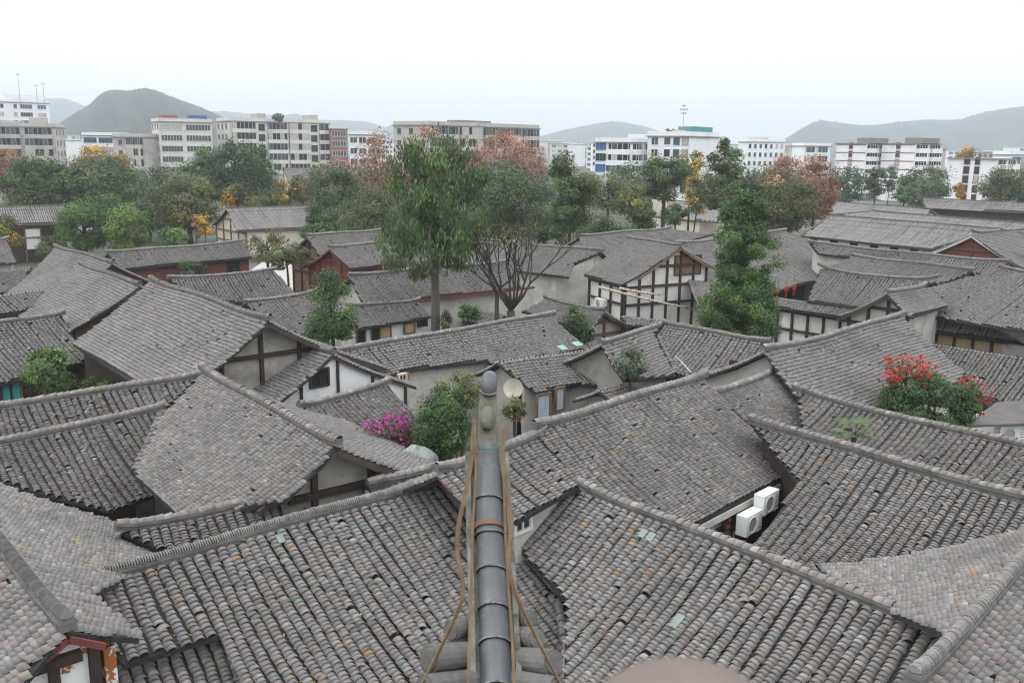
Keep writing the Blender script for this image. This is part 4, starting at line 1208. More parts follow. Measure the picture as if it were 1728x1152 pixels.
tree('second bush along the lane wall near the low green tree', 1050, 372, 425, 26, 82, 'soft', mix=[('green', .6)], name='bush', cat='shrub')
tree('small pale tree with slim trunk on the open courtyard', 484, 408, 462, 38, 63, 'soft', mix=[('olive', .6), ('rusty', .12)], dens=.75, trunk=.09)
tree('faint yellowing tree above the courtyard roofs', 450, 385, 445, 40, 72, 'olive', mix=[('gold', .4)], dens=.35)
tree('bright green young tree between the striped roofs and the boarded shop', 557, 450, 580, 42, 41, 'green', shape='flame', mix=[('bright', .5), ('deep', .4)], clump=.32)
tree('round green tree before the teal shop front', 83, 582, 672, 42, 33, 'bright', mix=[('green', .9), ('olive', .3)])
tree('low green bush behind the thin ridge of the low roof', 165, 636, 668, 30, 32, 'green', mix=[('bright', .6), ('olive', .4)], name='bush', cat='shrub')
tree('bushy green tree with yellow tips beside the purple bougainvillea', 747, 654, 790, 50, 25.5, 'green', mix=[('lime', .22), ('deep', .6), ('bright', .35)], clump=.3, lump=1.2)
tree('purple bougainvillea bush beside the bushy green tree', 655, 695, 785, 50, 26.5, 'green', name='bougainvillea', cat='shrub', mix=[('deep', .6)], flowers=('magenta', 900, lambda p: p[2] > -.2, .10))
tree('dark green bush with scarlet flower sprays among the roofs', 1568, 628, 740, 88, 29.0, 'deep', name='flowering_bush', cat='shrub', mix=[('green', .7), ('soft', .5), ('lime', .10)], clump=.28, lump=1.3)
tree('scarlet flower spray rising from the dark green bush', 1530, 600, 665, 46, 29.2, 'soft', name='poinsettia', cat='shrub', mix=[('scarlet', .1)], dens=.22, flowers=('scarlet', 240, lambda p: p[2] > -.3, .13))
tree('scarlet flower spray hanging at the edge of the dark green bush', 1632, 640, 705, 36, 28.8, 'soft', name='poinsettia', cat='shrub', mix=[('scarlet', .1)], dens=.22, flowers=('scarlet', 90, lambda p: True, .13))
tree('grey-green shrub growing between small tiled roofs', 1064, 588, 640, 28, 33.5, 'grey', name='shrub', cat='shrub', mix=[('soft', .6)], dens=.8)
tree('dark green shrub beside the little tiled cottage', 968, 515, 590, 32, 47, 'deep', name='shrub', cat='shrub', mix=[('soft', .6)], shape='flame')
tree('golden treetop rising over the striped roofs', 1522, 438, 478, 34, 58, 'olive', mix=[('yellow', .7), ('lime', .4)], dens=.5, name='treetop')
tree('small bush beside the trunk of the drooping tree', 748, 522, 560, 14, 47, 'soft', name='bush', cat='shrub', mix=[('rusty', .3)], dens=.6)
tree('fresh green bush by the plaster wall of the long hall', 790, 512, 545, 18, 50, 'bright', name='bush', cat='shrub', mix=[('green', .5)])
tree('dark domed shrub before the red plaster hall', 327, 442, 478, 29, 64, 'soft', name='domed_shrub', cat='shrub', mix=[('grey', .5)], lump=.6)
tree('weedy green growth along the plaster courtyard wall', 775, 630, 690, 44, 30, 'olive', name='weeds', cat='shrub', mix=[('green', .8), ('lime', .3)], dens=.7)
tree('brown-green creeper beside the weathered shed', 868, 668, 712, 20, 29, 'olive', name='creeper_shrub', cat='shrub', mix=[('green', .4), ('rusty', .12)], dens=.7)
tree('grey tree before the podium of the white towers', 1478, 276, 332, 18, 150, 'soft', dens=.8, mix=[('olive', .4)])
tree('pale sapling in front of the white tower by the concrete house', 1502, 278, 330, 11, 155, 'grey', dens=.6)
tree('round dark bush before the low white podium', 1527, 314, 345, 22, 140, 'soft', name='bush', cat='shrub')
tree('small golden tree before the broad white block', 1618, 308, 335, 9, 140, 'gold', dens=.7)
tree('golden tree behind the broad white block', 1632, 246, 275, 16, 230, 'gold', dens=.7)
tree('olive tree at the foot of the broad white block', 1722, 300, 345, 28, 160, 'soft', mix=[('olive', .4)])
tree('roof-garden greenery on the white block with the mast', 1130, 219, 236, 12, 199, 'soft', name='roof_shrub', cat='shrub', base=far(1130, 234, 199)[2])
tree('roof shrub on the long apartment block', 470, 190, 206, 8, 274, 'soft', name='roof_shrub', cat='shrub', base=far(470, 205, 274)[2])
_tr = np.random.default_rng(31)
for _x, _l in ((30, 'beside the orange tree'), (110, 'below the small white building'), (255, 'before the grey concrete house'), (300, 'below the pale banded block'), (440, 'left of the far grey gable'), (520, 'right of the far grey gable'),
               (660, 'before the left redwood'), (700, 'behind the drooping tree'), (790, 'before the wide concrete block'), (905, 'left of the tall yellowing tree'), (985, 'before the blue-glazed block'), (1050, 'between the blue-glazed block and the lane wall'),
               (1200, 'left of the tall slender tree'), (1262, 'right of the tall slender tree'), (1430, 'before the rust-trimmed tower'), (1560, 'right of the low white podium'), (1690, 'before the cream row')):
    tree('soft lane tree ' + _l, _x, 276 + _tr.random() * 20, 350, 28 + _tr.random() * 16, 150 + _tr.random() * 40, ['soft', 'olive', 'deep'][int(_x) % 3], group='lane trees below the apartment blocks', dens=.8, limbs=4)
for _x, _y0, _y1, _w, _d, _l in ((20, 330, 372, 40, 125, 'behind the dark pillared hall'), (250, 335, 400, 34, 112, 'between the lime tree and the olive tree'), (440, 322, 372, 44, 125, 'below the large dark evergreen'), (500, 325, 360, 30, 125, 'beside the gabled cottage'), (585, 345, 405, 40, 98, 'right of the conical tree'),
                                 (680, 340, 420, 50, 95, 'behind the drooping tree trunk'), (800, 350, 410, 50, 105, 'behind the bare tree crown'), (910, 345, 415, 30, 96, 'left of the tall yellowing tree foot'), (1140, 345, 380, 26, 110, 'beside the warehouse roof'), (1285, 345, 405, 40, 104, 'below the olive-brown tree')):
    tree('low dark hedge growth ' + _l, _x, _y0, _y1, _w, _d, ['soft', 'deep', 'olive'][int(_x) % 3], name='hedge_shrub', cat='shrub', mix=[('green', .4)], limbs=3)
# ---------------------------------------------------------------- the tower's upturned corner ridge
M['glaze'] = mat('dark_tube_tile', (.085, .088, .095), .5, .28, 9.0, .08, spec=.45, stain=((.19, .19, .18), 14, .60, .74))
M['moss'] = mat('mossy_mortar', (.185, .18, .16), .92, .35, 8.0, .4, stain=((.06, .062, .04), 6, .47, .65), bscale=40)
M['neck'] = mat('olive_mortar', (.125, .122, .098), .9, .35, 10.0, .4, stain=((.07, .075, .03), 7, .5, .66), bscale=40)
M['joint'] = mat('joint_lime', (.20, .195, .18), .9, .5, 25.0, .3, stain=((.07, .07, .07), 30, .45, .6))
M['band'] = mat('brown_band', (.16, .085, .065), .7, .3, 8.0)
M['strap'] = mat('brown_strap', (.12, .075, .042), .65, .45, 10.0, stain=((.10, .065, .035), 12, .5, .7))
M['wire'] = mat('teal_wire', (.03, .13, .12), .5, .2, 9.0)
M['stone'] = mat('worn_stone', (.15, .118, .105), .75, .2, 14.0)


def smooth_path(pts, n):
    pts = np.asarray(pts, float); t = np.linspace(0, len(pts) - 1, n); out = []
    for q in t:
        i = min(int(q), len(pts) - 2); f = q - i
        p0, p1, p2, p3 = pts[max(i - 1, 0)], pts[i], pts[i + 1], pts[min(i + 2, len(pts) - 1)]
        out.append(.5 * ((2 * p1) + (-p0 + p2) * f + (2 * p0 - 5 * p1 + 4 * p2 - p3) * f * f + (-p0 + 3 * p1 - 3 * p2 + p3) * f ** 3))
    return np.array(out)


_spine = smooth_path([far(844, 1260, 4.05), far(838, 1152, 4.32), far(832, 1000, 4.68), far(827, 900, 4.90), far(823, 800, 5.12), far(822, 740, 5.28)], 80)
_ys = np.array([seen(p)[1] for p in _spine])
tower = thing('tower_corner_ridge', _spine[0], 'upturned tower ridge of dark tube tiles with rounded end cap and brown straps', 'roof ridge')
_side = CR * [1, 1, 0]; _side /= np.linalg.norm(_side)
def _up(i):
    t = _spine[min(i + 1, 79)] - _spine[max(i - 1, 0)]; t /= np.linalg.norm(t)
    n = np.cross(_side, t); return n if n[1] < 0 or n[2] > 0 else -n
# mortar web under the tubes
mb = MB(); n0 = None
_V = []
for i in range(80):
    nn = _up(i); w = .115 if i < 60 else .115 - .045 * (i - 60) / 20
    for sx, dz in ((-1, -.02), (-1, -.26), (1, -.26), (1, -.02)): _V.append(_spine[i] + _side * sx * w + nn * dz)
mb.add(_V, [[4 * i + j, 4 * i + (j + 1) % 4, 4 * i + 4 + (j + 1) % 4, 4 * i + 4 + j] for i in range(79) for j in range(4)] + [[0, 1, 2, 3]])
mb.build('ridge_web', 'moss', tower)
for sx in (-1, 1):                                   # side fillets
    mb = MB(); _V = []
    for i in range(0, 72):
        nn = _up(i)
        for o, dz in ((.095, .012), (.122, .012), (.128, -.1), (.10, -.1)): _V.append(_spine[i] + _side * sx * o + nn * dz)
    mb.add(_V, [[4 * i + j, 4 * i + (j + 1) % 4, 4 * i + 4 + (j + 1) % 4, 4 * i + 4 + j] for i in range(71) for j in range(4)] + [[0, 1, 2, 3]])
    mb.build('mortar_fillet', 'moss', tower)
_seams = [1260, 1165, 1088, 1030, 965, 905, 846, 795, 752]
for k in range(len(_seams) - 1):
    y0, y1 = _seams[k], _seams[k + 1]
    idx = np.linspace(np.interp(-y0, -_ys, np.arange(80)), np.interp(-y1, -_ys, np.arange(80)) , 7)
    V = []; nseg = 14
    for j, q in enumerate(idx):
        i = min(int(q), 78); f = q - i
        c = _spine[i] * (1 - f) + _spine[i + 1] * f; nn = _up(i)
        r = .074 + (.006 if j == 0 else 0) - .004 * j / 6 - (.012 * max(0, k - 6))
        for s in range(nseg + 1):
            th = math.radians(-15 + 210 * s / nseg)
            V.append(c + _side * r * 1.02 * math.cos(th) + nn * (r * math.sin(th) - .005))
    nv = nseg + 1
    F = [[j * nv + s, j * nv + s + 1, (j + 1) * nv + s + 1, (j + 1) * nv + s] for j in range(6) for s in range(nseg)]
    mb = MB(); mb.add(V, F); mb.build('tube_tile', 'glaze', tower, smooth=True)
    V2 = []
    for s in range(nv):                                 # pale mortar collar at the joint
        for sc, q in ((1.012, idx[0]), (1.012, idx[0] + .28)):
            i = min(int(q), 78); c = _spine[i]
            V2.append(_spine[i] * (1 - q + i) + _spine[i + 1] * (q - i) + (np.array(V[s]) - (_spine[int(idx[0])] * (1 - idx[0] + int(idx[0])) + _spine[min(int(idx[0]) + 1, 79)] * (idx[0] - int(idx[0])))) * sc)
    mb = MB(); mb.add(V2, [[2 * s, 2 * s + 1, 2 * s + 3, 2 * s + 2] for s in range(nseg)]); mb.build('joint_mortar', 'joint', tower)
# red-brown band
i = int(np.interp(-886, -_ys, np.arange(80))); nn = _up(i); t_ = _spine[i + 1] - _spine[i]; t_ /= np.linalg.norm(t_)
mb = MB(); V = []
for s in range(17):
    th = math.radians(-25 + 230 * s / 16)
    for r, o in ((.080, -.016), (.080, .016), (.072, .016), (.072, -.016)): V.append(_spine[i] + _side * r * 1.04 * math.cos(th) + nn * (r * math.sin(th)) + t_ * o)
mb.add(V, [[4 * s + j, 4 * s + (j + 1) % 4, 4 * s + 4 + (j + 1) % 4, 4 * s + 4 + j] for s in range(16) for j in range(4)]); mb.build('clamp_band', 'band', tower)
# upright tip: a mossy neck, a scroll and the rounded end tile
_neck = smooth_path([far(822, 775, 5.19), far(822, 735, 5.29), far(823, 690, 5.46), far(825, 650, 5.6), far(826, 636, 5.65)], 16)
mb = MB(); V = []
for i in range(16):
    w = .055 - .010 * i / 15
    for sx, sy in ((-1, -1), (1, -1), (1, 1), (-1, 1)): V.append(_neck[i] + _side * sx * w + np.array([0, sy * .05, 0]))
mb.add(V, [[4 * i + j, 4 * i + (j + 1) % 4, 4 * i + 4 + (j + 1) % 4, 4 * i + 4 + j] for i in range(15) for j in range(4)] + [[0, 3, 2, 1], [60, 61, 62, 63]]); mb.build('neck', 'neck', tower)
mb = MB(); _c = far(822, 708, 5.32)
mb.tube([_c + [0, .06, .03], _c + [0, .0, .012], _c + [0, -.05, -.012], _c + [0, -.075, -.03]], [.036, .038, .036, .022], 14); mb.build('scroll', 'neck', tower, smooth=True)
mb = MB(); _c = far(826, 646, 5.59)
mb.tube([_c + [0, .12, -.06], _c + [0, .08, -.005], _c + [0, .03, .022], _c + [0, -.035, .022], _c + [0, -.07, -.005], _c + [0, -.08, -.03], _c + [0, -.075, -.042]], [.036, .044, .047, .048, .048, .046, .038], 16); mb.build('end_cap', 'glaze', tower, smooth=True)
mb = MB(); mb.tube([_c + [-.05, -.07, -.03], _c + [-.035, -.115, -.036], _c + [0, -.128, -.04], _c + [.035, -.115, -.036], _c + [.05, -.07, -.03]], .007, 6); mb.build('cap_rim', 'moss', tower)
# brown straps tied along the ridge
def ribbon(pts, w, name, m, n=40, twist=0.0):
    P = smooth_path([far(*p) for p in pts], n); V = []
    for i in range(n):
        t = P[min(i + 1, n - 1)] - P[max(i - 1, 0)]; t /= np.linalg.norm(t)
        a = np.cross(t, -CF); a /= np.linalg.norm(a); b = np.cross(a, t)
        a2 = a * math.cos(twist * i / n) + b * math.sin(twist * i / n); b2 = np.cross(a2, t)
        for sa, sb in ((-1, -1), (1, -1), (1, 1), (-1, 1)): V.append(P[i] + a2 * sa * w / 2 + b2 * sb * .003)
    mb = MB(); mb.add(V, [[4 * i + j, 4 * i + (j + 1) % 4, 4 * i + 4 + (j + 1) % 4, 4 * i + 4 + j] for i in range(n - 1) for j in range(4)] + [[0, 1, 2, 3], [4 * n - 4, 4 * n - 3, 4 * n - 2, 4 * n - 1]])
    return mb.build(name, m, tower)
ribbon([(800, 706, 5.24), (796, 770, 5.09), (788, 820, 4.97), (774, 885, 4.82), (772, 935, 4.72), (782, 995, 4.59), (768, 1040, 4.46), (742, 1095, 4.3), (712, 1155, 4.15), (690, 1200, 4.06)], .022, 'strap', 'strap', twist=1.2)
ribbon([(852, 720, 5.25), (848, 765, 5.11), (853, 820, 4.99), (863, 880, 4.86), (858, 940, 4.71), (866, 990, 4.59), (888, 1040, 4.46), (914, 1092, 4.31), (946, 1155, 4.14), (965, 1200, 4.06)], .024, 'strap', 'strap', twist=-1.2)
ribbon([(801, 708, 5.22), (803, 800, 5.03), (798, 880, 4.86), (796, 960, 4.68), (793, 1050, 4.47), (790, 1160, 4.19)], .014, 'strap', 'strap')
ribbon([(846, 724, 5.22), (850, 800, 5.03), (853, 900, 4.83), (858, 990, 4.62), (864, 1070, 4.42), (868, 1160, 4.19)], .014, 'strap', 'strap')
_c = far(823, 748, 5.22)
mb = MB(); mb.tube([_c + _side * .095 * math.cos(a) + np.array([0, -.085 * math.sin(a), .006 * math.sin(3 * a)]) for a in np.linspace(-.2, math.pi + .2, 20)], .004, 5); mb.build('tie_wire', 'wire', tower)
for yy, xx in ((764, 801), (898, 854), (1035, 866), (1115, 868)):
    _c = far(xx, yy, 4.82 + float(np.interp(yy, [740, 1152], [.12, -.40]))); mb = MB(); mb.tube([_c + [-.02, 0, .004], _c + [0, -.012, 0], _c + [.02, 0, -.004]], .003, 5); mb.build('tie_knot', 'strap', tower)
# the tower roof below: stub rows of tube tiles with round ends on both sides of the ridge
eave = thing('tower_eave', far(835, 1200, 4.3), 'weathered tube tile stubs of the tower eave on both sides of the ridge', 'roof')
for (x0, y0, d0, x1, y1, d1, r) in ((800, 1052, 4.69, 762, 1064, 4.53, .050), (800, 1104, 4.53, 724, 1112, 4.32, .066), (800, 1150, 4.38, 716, 1160, 4.17, .06),
                                    (868, 1030, 4.76, 893, 1044, 4.6, .045), (868, 1070, 4.64, 905, 1078, 4.47, .05), (868, 1112, 4.5, 934, 1118, 4.31, .062), (868, 1152, 4.36, 940, 1164, 4.17, .06)):
    p, q = far(x0, y0, d0), far(x1, y1, d1); m_ = p * .5 + q * .5
    mb = MB(); mb.tube([p, m_, q], [r, r, r * 1.02], 16); tb = mb.build('tube_tile', 'mortar', eave, smooth=False)
    dd = (q - p) / np.linalg.norm(q - p)
    mb = MB(); mb.tube([q, q + dd * .012], [r * .82, r * .80], 16); mb.build('end_disc', 'mortar', eave)
for (x0, x1) in ((805, 730), (862, 935)):
    p, q = far(x0, 1060, 4.73), far(x1, 1090, 4.53); p2, q2 = far(x0, 1210, 4.3), far(x1, 1225, 4.12)
    mb = MB(); mb.slab([p, q, q2, p2], (0, .03, -.12)); mb.build('eave_bed', 'moss', eave)
# railing post right in front of the lens
_c = far(1162, 1152, .62)
post = thing('railing_post', (_c[0], _c[1], EYE - 1.5), 'blurred worn stone railing post top close to the viewer', 'railing post')
_pr = [(.0, .0), (.030, -.002), (.046, -.008), (.057, -.018), (.064, -.034), (.066, -.06), (.062, -.09), (.05, -.11), (.056, -.13), (.056, -.40)]
V = []; ns = 28
for r, dz in _pr:
    for s in range(ns): V.append(_c + [r * 1.08 * math.cos(2 * math.pi * s / ns), r * math.sin(2 * math.pi * s / ns), dz])
mb = MB(); mb.add(V, [[i * ns + s, i * ns + (s + 1) % ns, (i + 1) * ns + (s + 1) % ns, (i + 1) * ns + s] for i in range(len(_pr) - 1) for s in range(ns)]); mb.build('post_cap', 'stone', post, smooth=True)
mb = MB(); mb.tube([_c - [0, 0, .39], _c - [0, 0, 1.4]], [.05, .05], 20); mb.build('post_shaft', 'stone', post)
# ---------------------------------------------------------------- openings, fittings and small things
M['acwhite'] = mat('white_casing', (.72, .73, .71), .5, .08, 3.0, stain=((.5, .48, .44), 4, .6, .8))
M['tealboard'] = mat('teal_board', (.05, .33, .33), .6, .15, 3.0)
M['bamboo'] = mat('bamboo', (.50, .43, .34), .6, .2, 4.0)
M['blue_sheet'] = mat('blue_awning', (.06, .20, .45), .5, .15, 2.0)
M['pale_glass'] = mat('pale_glass', (.16, .185, .178), .5, .3, 5.0, spec=.6)
M['teal_glass'] = mat('teal_sheet_roof', (.20, .37, .32), .4, .15, 5.0)
M['lantern'] = mat('lantern_red', (.34, .025, .022), .5, .15, 5.0)
M['rock'] = mat('pale_rock', (.24, .26, .25), .9, .3, 3.0, .5)
M['bluepanel'] = mat('faded_blue', (.38, .44, .52), .8, .15, 3.0)
Z = np.array([0, 0, 1.])


def face(H, which):
    """plane of a wall: point, along, outward"""
    wu0, wu1, wv0, wv1 = H['w']
    if which == 'front': return H['pt'](0, wv1, 0), H['u'], H['v']
    if which == 'B': return H['pt'](wu1, 0, 0), H['v'], H['u']
    return H['pt'](wu0, 0, 0), -H['v'], -H['u']


def onto(H, which, x, y, off=0.):
    p, al, n = face(H, which)
    d = ray(x, y)
    return CC + d * (((p + n * off - CC) @ n) / (d @ n))


def opening(H, which, x0, y0, x1, y1, m='void', frame='timber', name='window', bars=0):
    p, al, n = face(H, which)
    xm, ym = (x0 + x1) / 2, (y0 + y1) / 2
    c = onto(H, which, xm, ym)
    w = abs((onto(H, which, x1, ym) - onto(H, which, x0, ym)) @ al) / 2
    h = abs((onto(H, which, xm, y1) - onto(H, which, xm, y0))[2]) / 2
    mb = MB(); mb.box(c + n * .012, al * w, n * .02, Z * h); o = mb.build(name, m, H['t'])
    if frame:
        mb = MB()
        for s in (-1, 1):
            mb.box(c + al * s * (w + .03) + n * .03, al * .035, n * .05, Z * (h + .06)); mb.box(c + Z * s * (h + .03) + n * .03, al * (w - .006), n * .048, Z * .035)
        for i in range(bars): mb.box(c + al * (w * (2 * (i + 1) / (bars + 1) - 1)) + n * .035, al * .02, n * .03, Z * (h - .007))
        mb.build('frame', frame, o)
    return c


H = HOUSES
opening(H['white_gable'], 'B', 524, 624, 552, 650, 'void', 'timber', bars=1)
opening(H['cottage_centre'], 'B', 996, 546, 1009, 568, 'white', 'bluepanel', 'door')
for a_ in ((602, 553, 615, 584), (627, 552, 640, 580)): opening(H['shop'], 'front', *a_, 'void', 'brown', 'door')
for a_ in ((641, 552, 658, 572), (683, 546, 698, 561)): opening(H['shop'], 'front', *a_, 'ochre', 'brown', 'shutter_board')
opening(H['shop'], 'front', 706, 537, 719, 549, 'void', 'timber')
opening(H['red_house'], 'front', 384, 441, 403, 462, 'void', 'timber', bars=1)
opening(H['gate_roof'], 'front', 868, 858, 891, 892, 'glass', 'white', bars=1)
opening(H['gable_timber'], 'B', 1139, 432, 1181, 462, 'brown', 'timber', 'board_panel')
opening(H['valley_right'], 'front', 1234, 612, 1262, 640, 'brown', 'timber', 'door')
opening(H['edge_left'], 'front', 2, 640, 16, 680, 'tealboard', 'timber', 'shop_board')
opening(H['edge_left'], 'front', 20, 645, 34, 680, 'tealboard', 'brown', 'shop_board')
opening(H['far_left_hall'], 'front', 44, 386, 70, 420, 'white', 'brown', 'panel')
opening(H['shed_centre'], 'front', 906, 666, 926, 706, 'bluepanel', 'brown', 'door')
opening(H['shed_centre'], 'front', 938, 655, 950, 690, 'bluepanel', 'brown', 'door')
opening(H['long_centre'], 'front', 668, 630, 690, 643, 'apt_brick', None, 'brick_patch')
opening(H['long_centre'], 'front', 673, 632, 683, 641, 'void', 'cream', 'window', bars=1)
for i_ in range(4): opening(H['main_right'], 'front', 1186 + i_ * 10, 872 - i_ * 5, 1193 + i_ * 10, 892 - i_ * 5, 'glass', 'white')
for i_ in range(6): opening(H['hip_big'], 'front', 1380 + i_ * 34, 404 + i_ * 3.4, 1400 + i_ * 34, 410 + i_ * 3.4, 'white', None, 'panel')


def slope_patch(key, x, y, w, l, m, name):
    h = H[key]; s = h['fs']
    u_, v_ = s.hit(x, y)
    P, X, D, N = s.frame(np.array([u_]), np.array([v_]))
    mb = MB(); mb.box(P[0] + N[0] * .105, X[0] * w / 2, D[0] * l / 2, N[0] * .006); mb.build(name, m, h['t'])


for x_, y_, w_, l_ in ((1088, 901, .15, .2), (1101, 907, .15, .2), (1146, 1042, .15, .3)): slope_patch('forecourt_right', x_, y_, w_, l_, 'pale_glass', 'glass_tile')
for x_, y_ in ((948, 588), (973, 581)): slope_patch('long_centre', x_, y_, .42, .34, 'teal_glass', 'skylight')
for x_, y_ in ((471, 913),): slope_patch('forecourt_left', x_, y_, .14, .2, 'pale_glass', 'glass_tile')


def air_conditioner(c, al, n, label, w=.70, h=.47, d=.26):
    t = thing('air_conditioner', c - Z * h / 2, label, 'air conditioner', 'outdoor air conditioner units')
    mb = MB(); mb.box(c, al * w / 2, n * d / 2, Z * h / 2); mb.build('casing', 'acwhite', t)
    fc = c - al * w * .14 + n * (d / 2 + .012)
    mb = MB(); k = 20
    V = [fc + al * math.cos(2 * math.pi * i / k) * h * r + Z * math.sin(2 * math.pi * i / k) * h * r + n * o for r, o in ((.42, .0), (.42, .012), (.37, .012), (.37, 0)) for i in range(k)]
    mb.add(V, [[j * k + i, j * k + (i + 1) % k, (j + 1) * k + (i + 1) % k, (j + 1) * k + i] for j in range(3) for i in range(k)]); mb.build('fan_ring', 'acwhite', t)
    mb = MB(); mb.add([fc - n * .008 + al * math.cos(2 * math.pi * i / k) * h * .37 + Z * math.sin(2 * math.pi * i / k) * h * .37 for i in range(k)], [list(range(k))]); mb.build('fan_grille', 'metal', t)
    mb = MB()
    for i in range(5): mb.box(c + al * w * .38 + n * (d / 2 + .006) + Z * h * (-.3 + .15 * i), al * w * .07, n * .008, Z * .012)
    mb.build('louvre', 'metal', t)
    for s in (-1, 1):
        mb = MB(); q = c + al * s * w * .33 - Z * (h / 2 + .02)
        mb.beam(q + n * d * .5, q - n * (d * .5 + .12), .04, .04); mb.beam(q - n * (d * .5 + .1), q - n * (d * .5 + .1) - Z * .25, .04, .04); mb.build('bracket', 'metal', t)
    return t


h_ = H['main_right']
air_conditioner(onto(h_, 'front', 1264, 880, .75), h_['u'], h_['v'], 'white air conditioner lower under the white gutter board, nearer the turned post')
air_conditioner(onto(h_, 'front', 1293, 845, .75), h_['u'], h_['v'], 'white air conditioner higher under the white gutter board, at the eave corner')
h_ = H['gable_timber']
air_conditioner(onto(h_, 'front', 1014, 512, .3), h_['u'], h_['v'], 'pale air conditioner outside the tall timber-framed gable house', w=1.0, h=.6)
# turned post under the eave
_c = onto(H['main_right'], 'front', 1227, 886, .25)
tp = thing('turned_post', _c - Z * 1.2, 'rust-brown turned post beside the lower air conditioner', 'post')
for i in range(9):
    mb = MB(); q = _c + Z * (-.75 + .16 * i)
    mb.tube([q, q + Z * .03, q + Z * .08, q + Z * .13, q + Z * .158], [.06, .085, .095, .085, .06], 12); mb.build('bead', 'rust', tp, smooth=True)
mb = MB(); mb.tube([_c - Z * (_c[2] - GZ), _c - Z * .752], [.06, .06], 10); mb.build('shaft', 'brown', tp)

# the one red board on the gate roof verge
s = H['gate_roof']['fs']; q = s.P(np.full(6, -.03), np.linspace(0, .75, 6), -.03); mb = MB()
for i in range(5): mb.beam(q[i], q[i + 1], .04, .10)
mb.build('bargeboard', 'red', H['gate_roof']['t'])
# tile-capped wall beside the gate
p, q = at(619, 806, 6.0), at(738, 781, 6.0)
gw = thing('garden_wall', (p + q) / 2 * [1, 1, 0] + Z * GZ, 'tile-capped garden wall running from the gate roof toward the timber gable', 'wall')
mb = MB(); mb.beam((p * [1, 1, 0]) + Z * 3.35, (q * [1, 1, 0]) + Z * 3.35, .22, 4.68); mb.build('wall', 'plaster', gw)
for off in (-.16, .16):
    nrm = np.cross((q - p) / np.linalg.norm(q - p), Z)
    mb = MB(); mb.beam(p - Z * .27 + nrm * off, q - Z * .27 + nrm * off, .34, .06, up=Z + nrm * np.sign(off) * .45); mb.build('cap_slope', 'pan', gw)
ridge_along(gw, np.array([p - Z * .24, (p + q) / 2 - Z * .25, q - Z * .22]), 'cap', 0, np.random.default_rng(3), tall=.2)

# white shed with sheet roof at the right edge
a_, b_, c_, d_ = at(1626, 718, 4.6), at(1682, 678, 4.9), at(1790, 672, 4.9), at(1780, 712, 4.6)
sh = thing('sheet_roof_shed', (a_ + c_) / 2 * [1, 1, 0] + Z * GZ, 'small white shed with brown sheet roof behind the scarlet-flowered bush', 'shed')
mb = MB(); mb.slab([a_, b_, c_, d_], (0, 0, -.07)); mb.build('roof', 'tar', sh)
e0, e1 = a_ * .9 + c_ * .1, d_ * .9 + b_ * .1
w0, w1 = at(1680, 712, 4.45), at(1790, 708, 4.45)
mb = MB(); n_ = np.array([-(w1 - w0)[1], (w1 - w0)[0], 0]); n_ /= np.linalg.norm(n_)
mb.box((w0 + w1) / 2 * [1, 1, 0] + n_ * .8 + Z * (GZ + 1.66), (w1 - w0) / 2 * [1, 1, 0], n_ * .8, Z * 1.66); mb.build('wall', 'white', sh)
al_ = (w1 - w0) / np.linalg.norm(w1 - w0)
air_conditioner(far(1704, 731, np.dot(w0 * .75 + w1 * .25 - CC, CF) - .25), al_, -n_, 'white air conditioner on the wall of the sheet-roofed shed', w=.9, h=.55)

# dish on the shed wall
_c = onto(H['shed_centre'], 'front', 866, 655, .6)
dt = thing('satellite_dish', _c - Z * .4, 'rusty round dish beside the weathered shed wall', 'dish')
V = []; k = 20; ax = unit(np.array([-.25, -1.0, .25])); s1 = unit(np.cross(ax, Z)); s2 = np.cross(s1, ax)
for r, o in ((.0, .1), (.15, .085), (.3, .03), (.36, .0)):
    for i in range(k): V.append(_c + (s1 * math.cos(2 * math.pi * i / k) + s2 * math.sin(2 * math.pi * i / k)) * r - ax * o)
mb = MB(); mb.add(V, [[j * k + i, j * k + (i + 1) % k, (j + 1) * k + (i + 1) % k, (j + 1) * k + i] for j in range(3) for i in range(k)]); mb.build('bowl', 'cream', dt, smooth=True)
mb = MB(); mb.tube([_c - ax * .1, _c - ax * .35 - Z * .2, np.array([_c[0], _c[1] + .35, GZ])], .03, 6); mb.build('mast', 'metal', dt)

# bamboo poles before the timber gable
for (x0, y0, x1, y1, o_, lb) in ((1010, 484, 1174, 522, .9, 'long bamboo pole slung across the panels of the timber gable'), (1046, 486, 1118, 497, .7, 'short bamboo pole above the long one on the timber gable')):
    p, q = onto(H['gable_timber'], 'B', x0, y0, o_), onto(H['gable_timber'], 'B', x1, y1, o_)
    bp_ = thing('bamboo_pole', p, lb, 'pole')
    mb = MB(); m_ = (p + q) / 2 - Z * .06; mb.tube([p, p * .5 + m_ * .5 - Z * .02, m_, m_ * .5 + q * .5 - Z * .02, q], [.07, .07, .065, .06, .05], 8); mb.build('culm', 'bamboo', bp_, smooth=True)
    mb = MB()
    for f_ in np.linspace(.1, .9, 7):
        c = p + (q - p) * f_ - Z * .06 * math.sin(math.pi * f_); dd = (q - p) / np.linalg.norm(q - p)
        mb.tube([c - dd * .02, c + dd * .02], .074, 8)
    mb.build('node', 'brown', bp_)
    mb = MB(); c = onto(H['gable_timber'], 'B', x1 - 20, y1 - 4, 0); mb.tube([c, q - (q - p) * .12], .03, 6); mb.build('hook', 'timber', bp_)

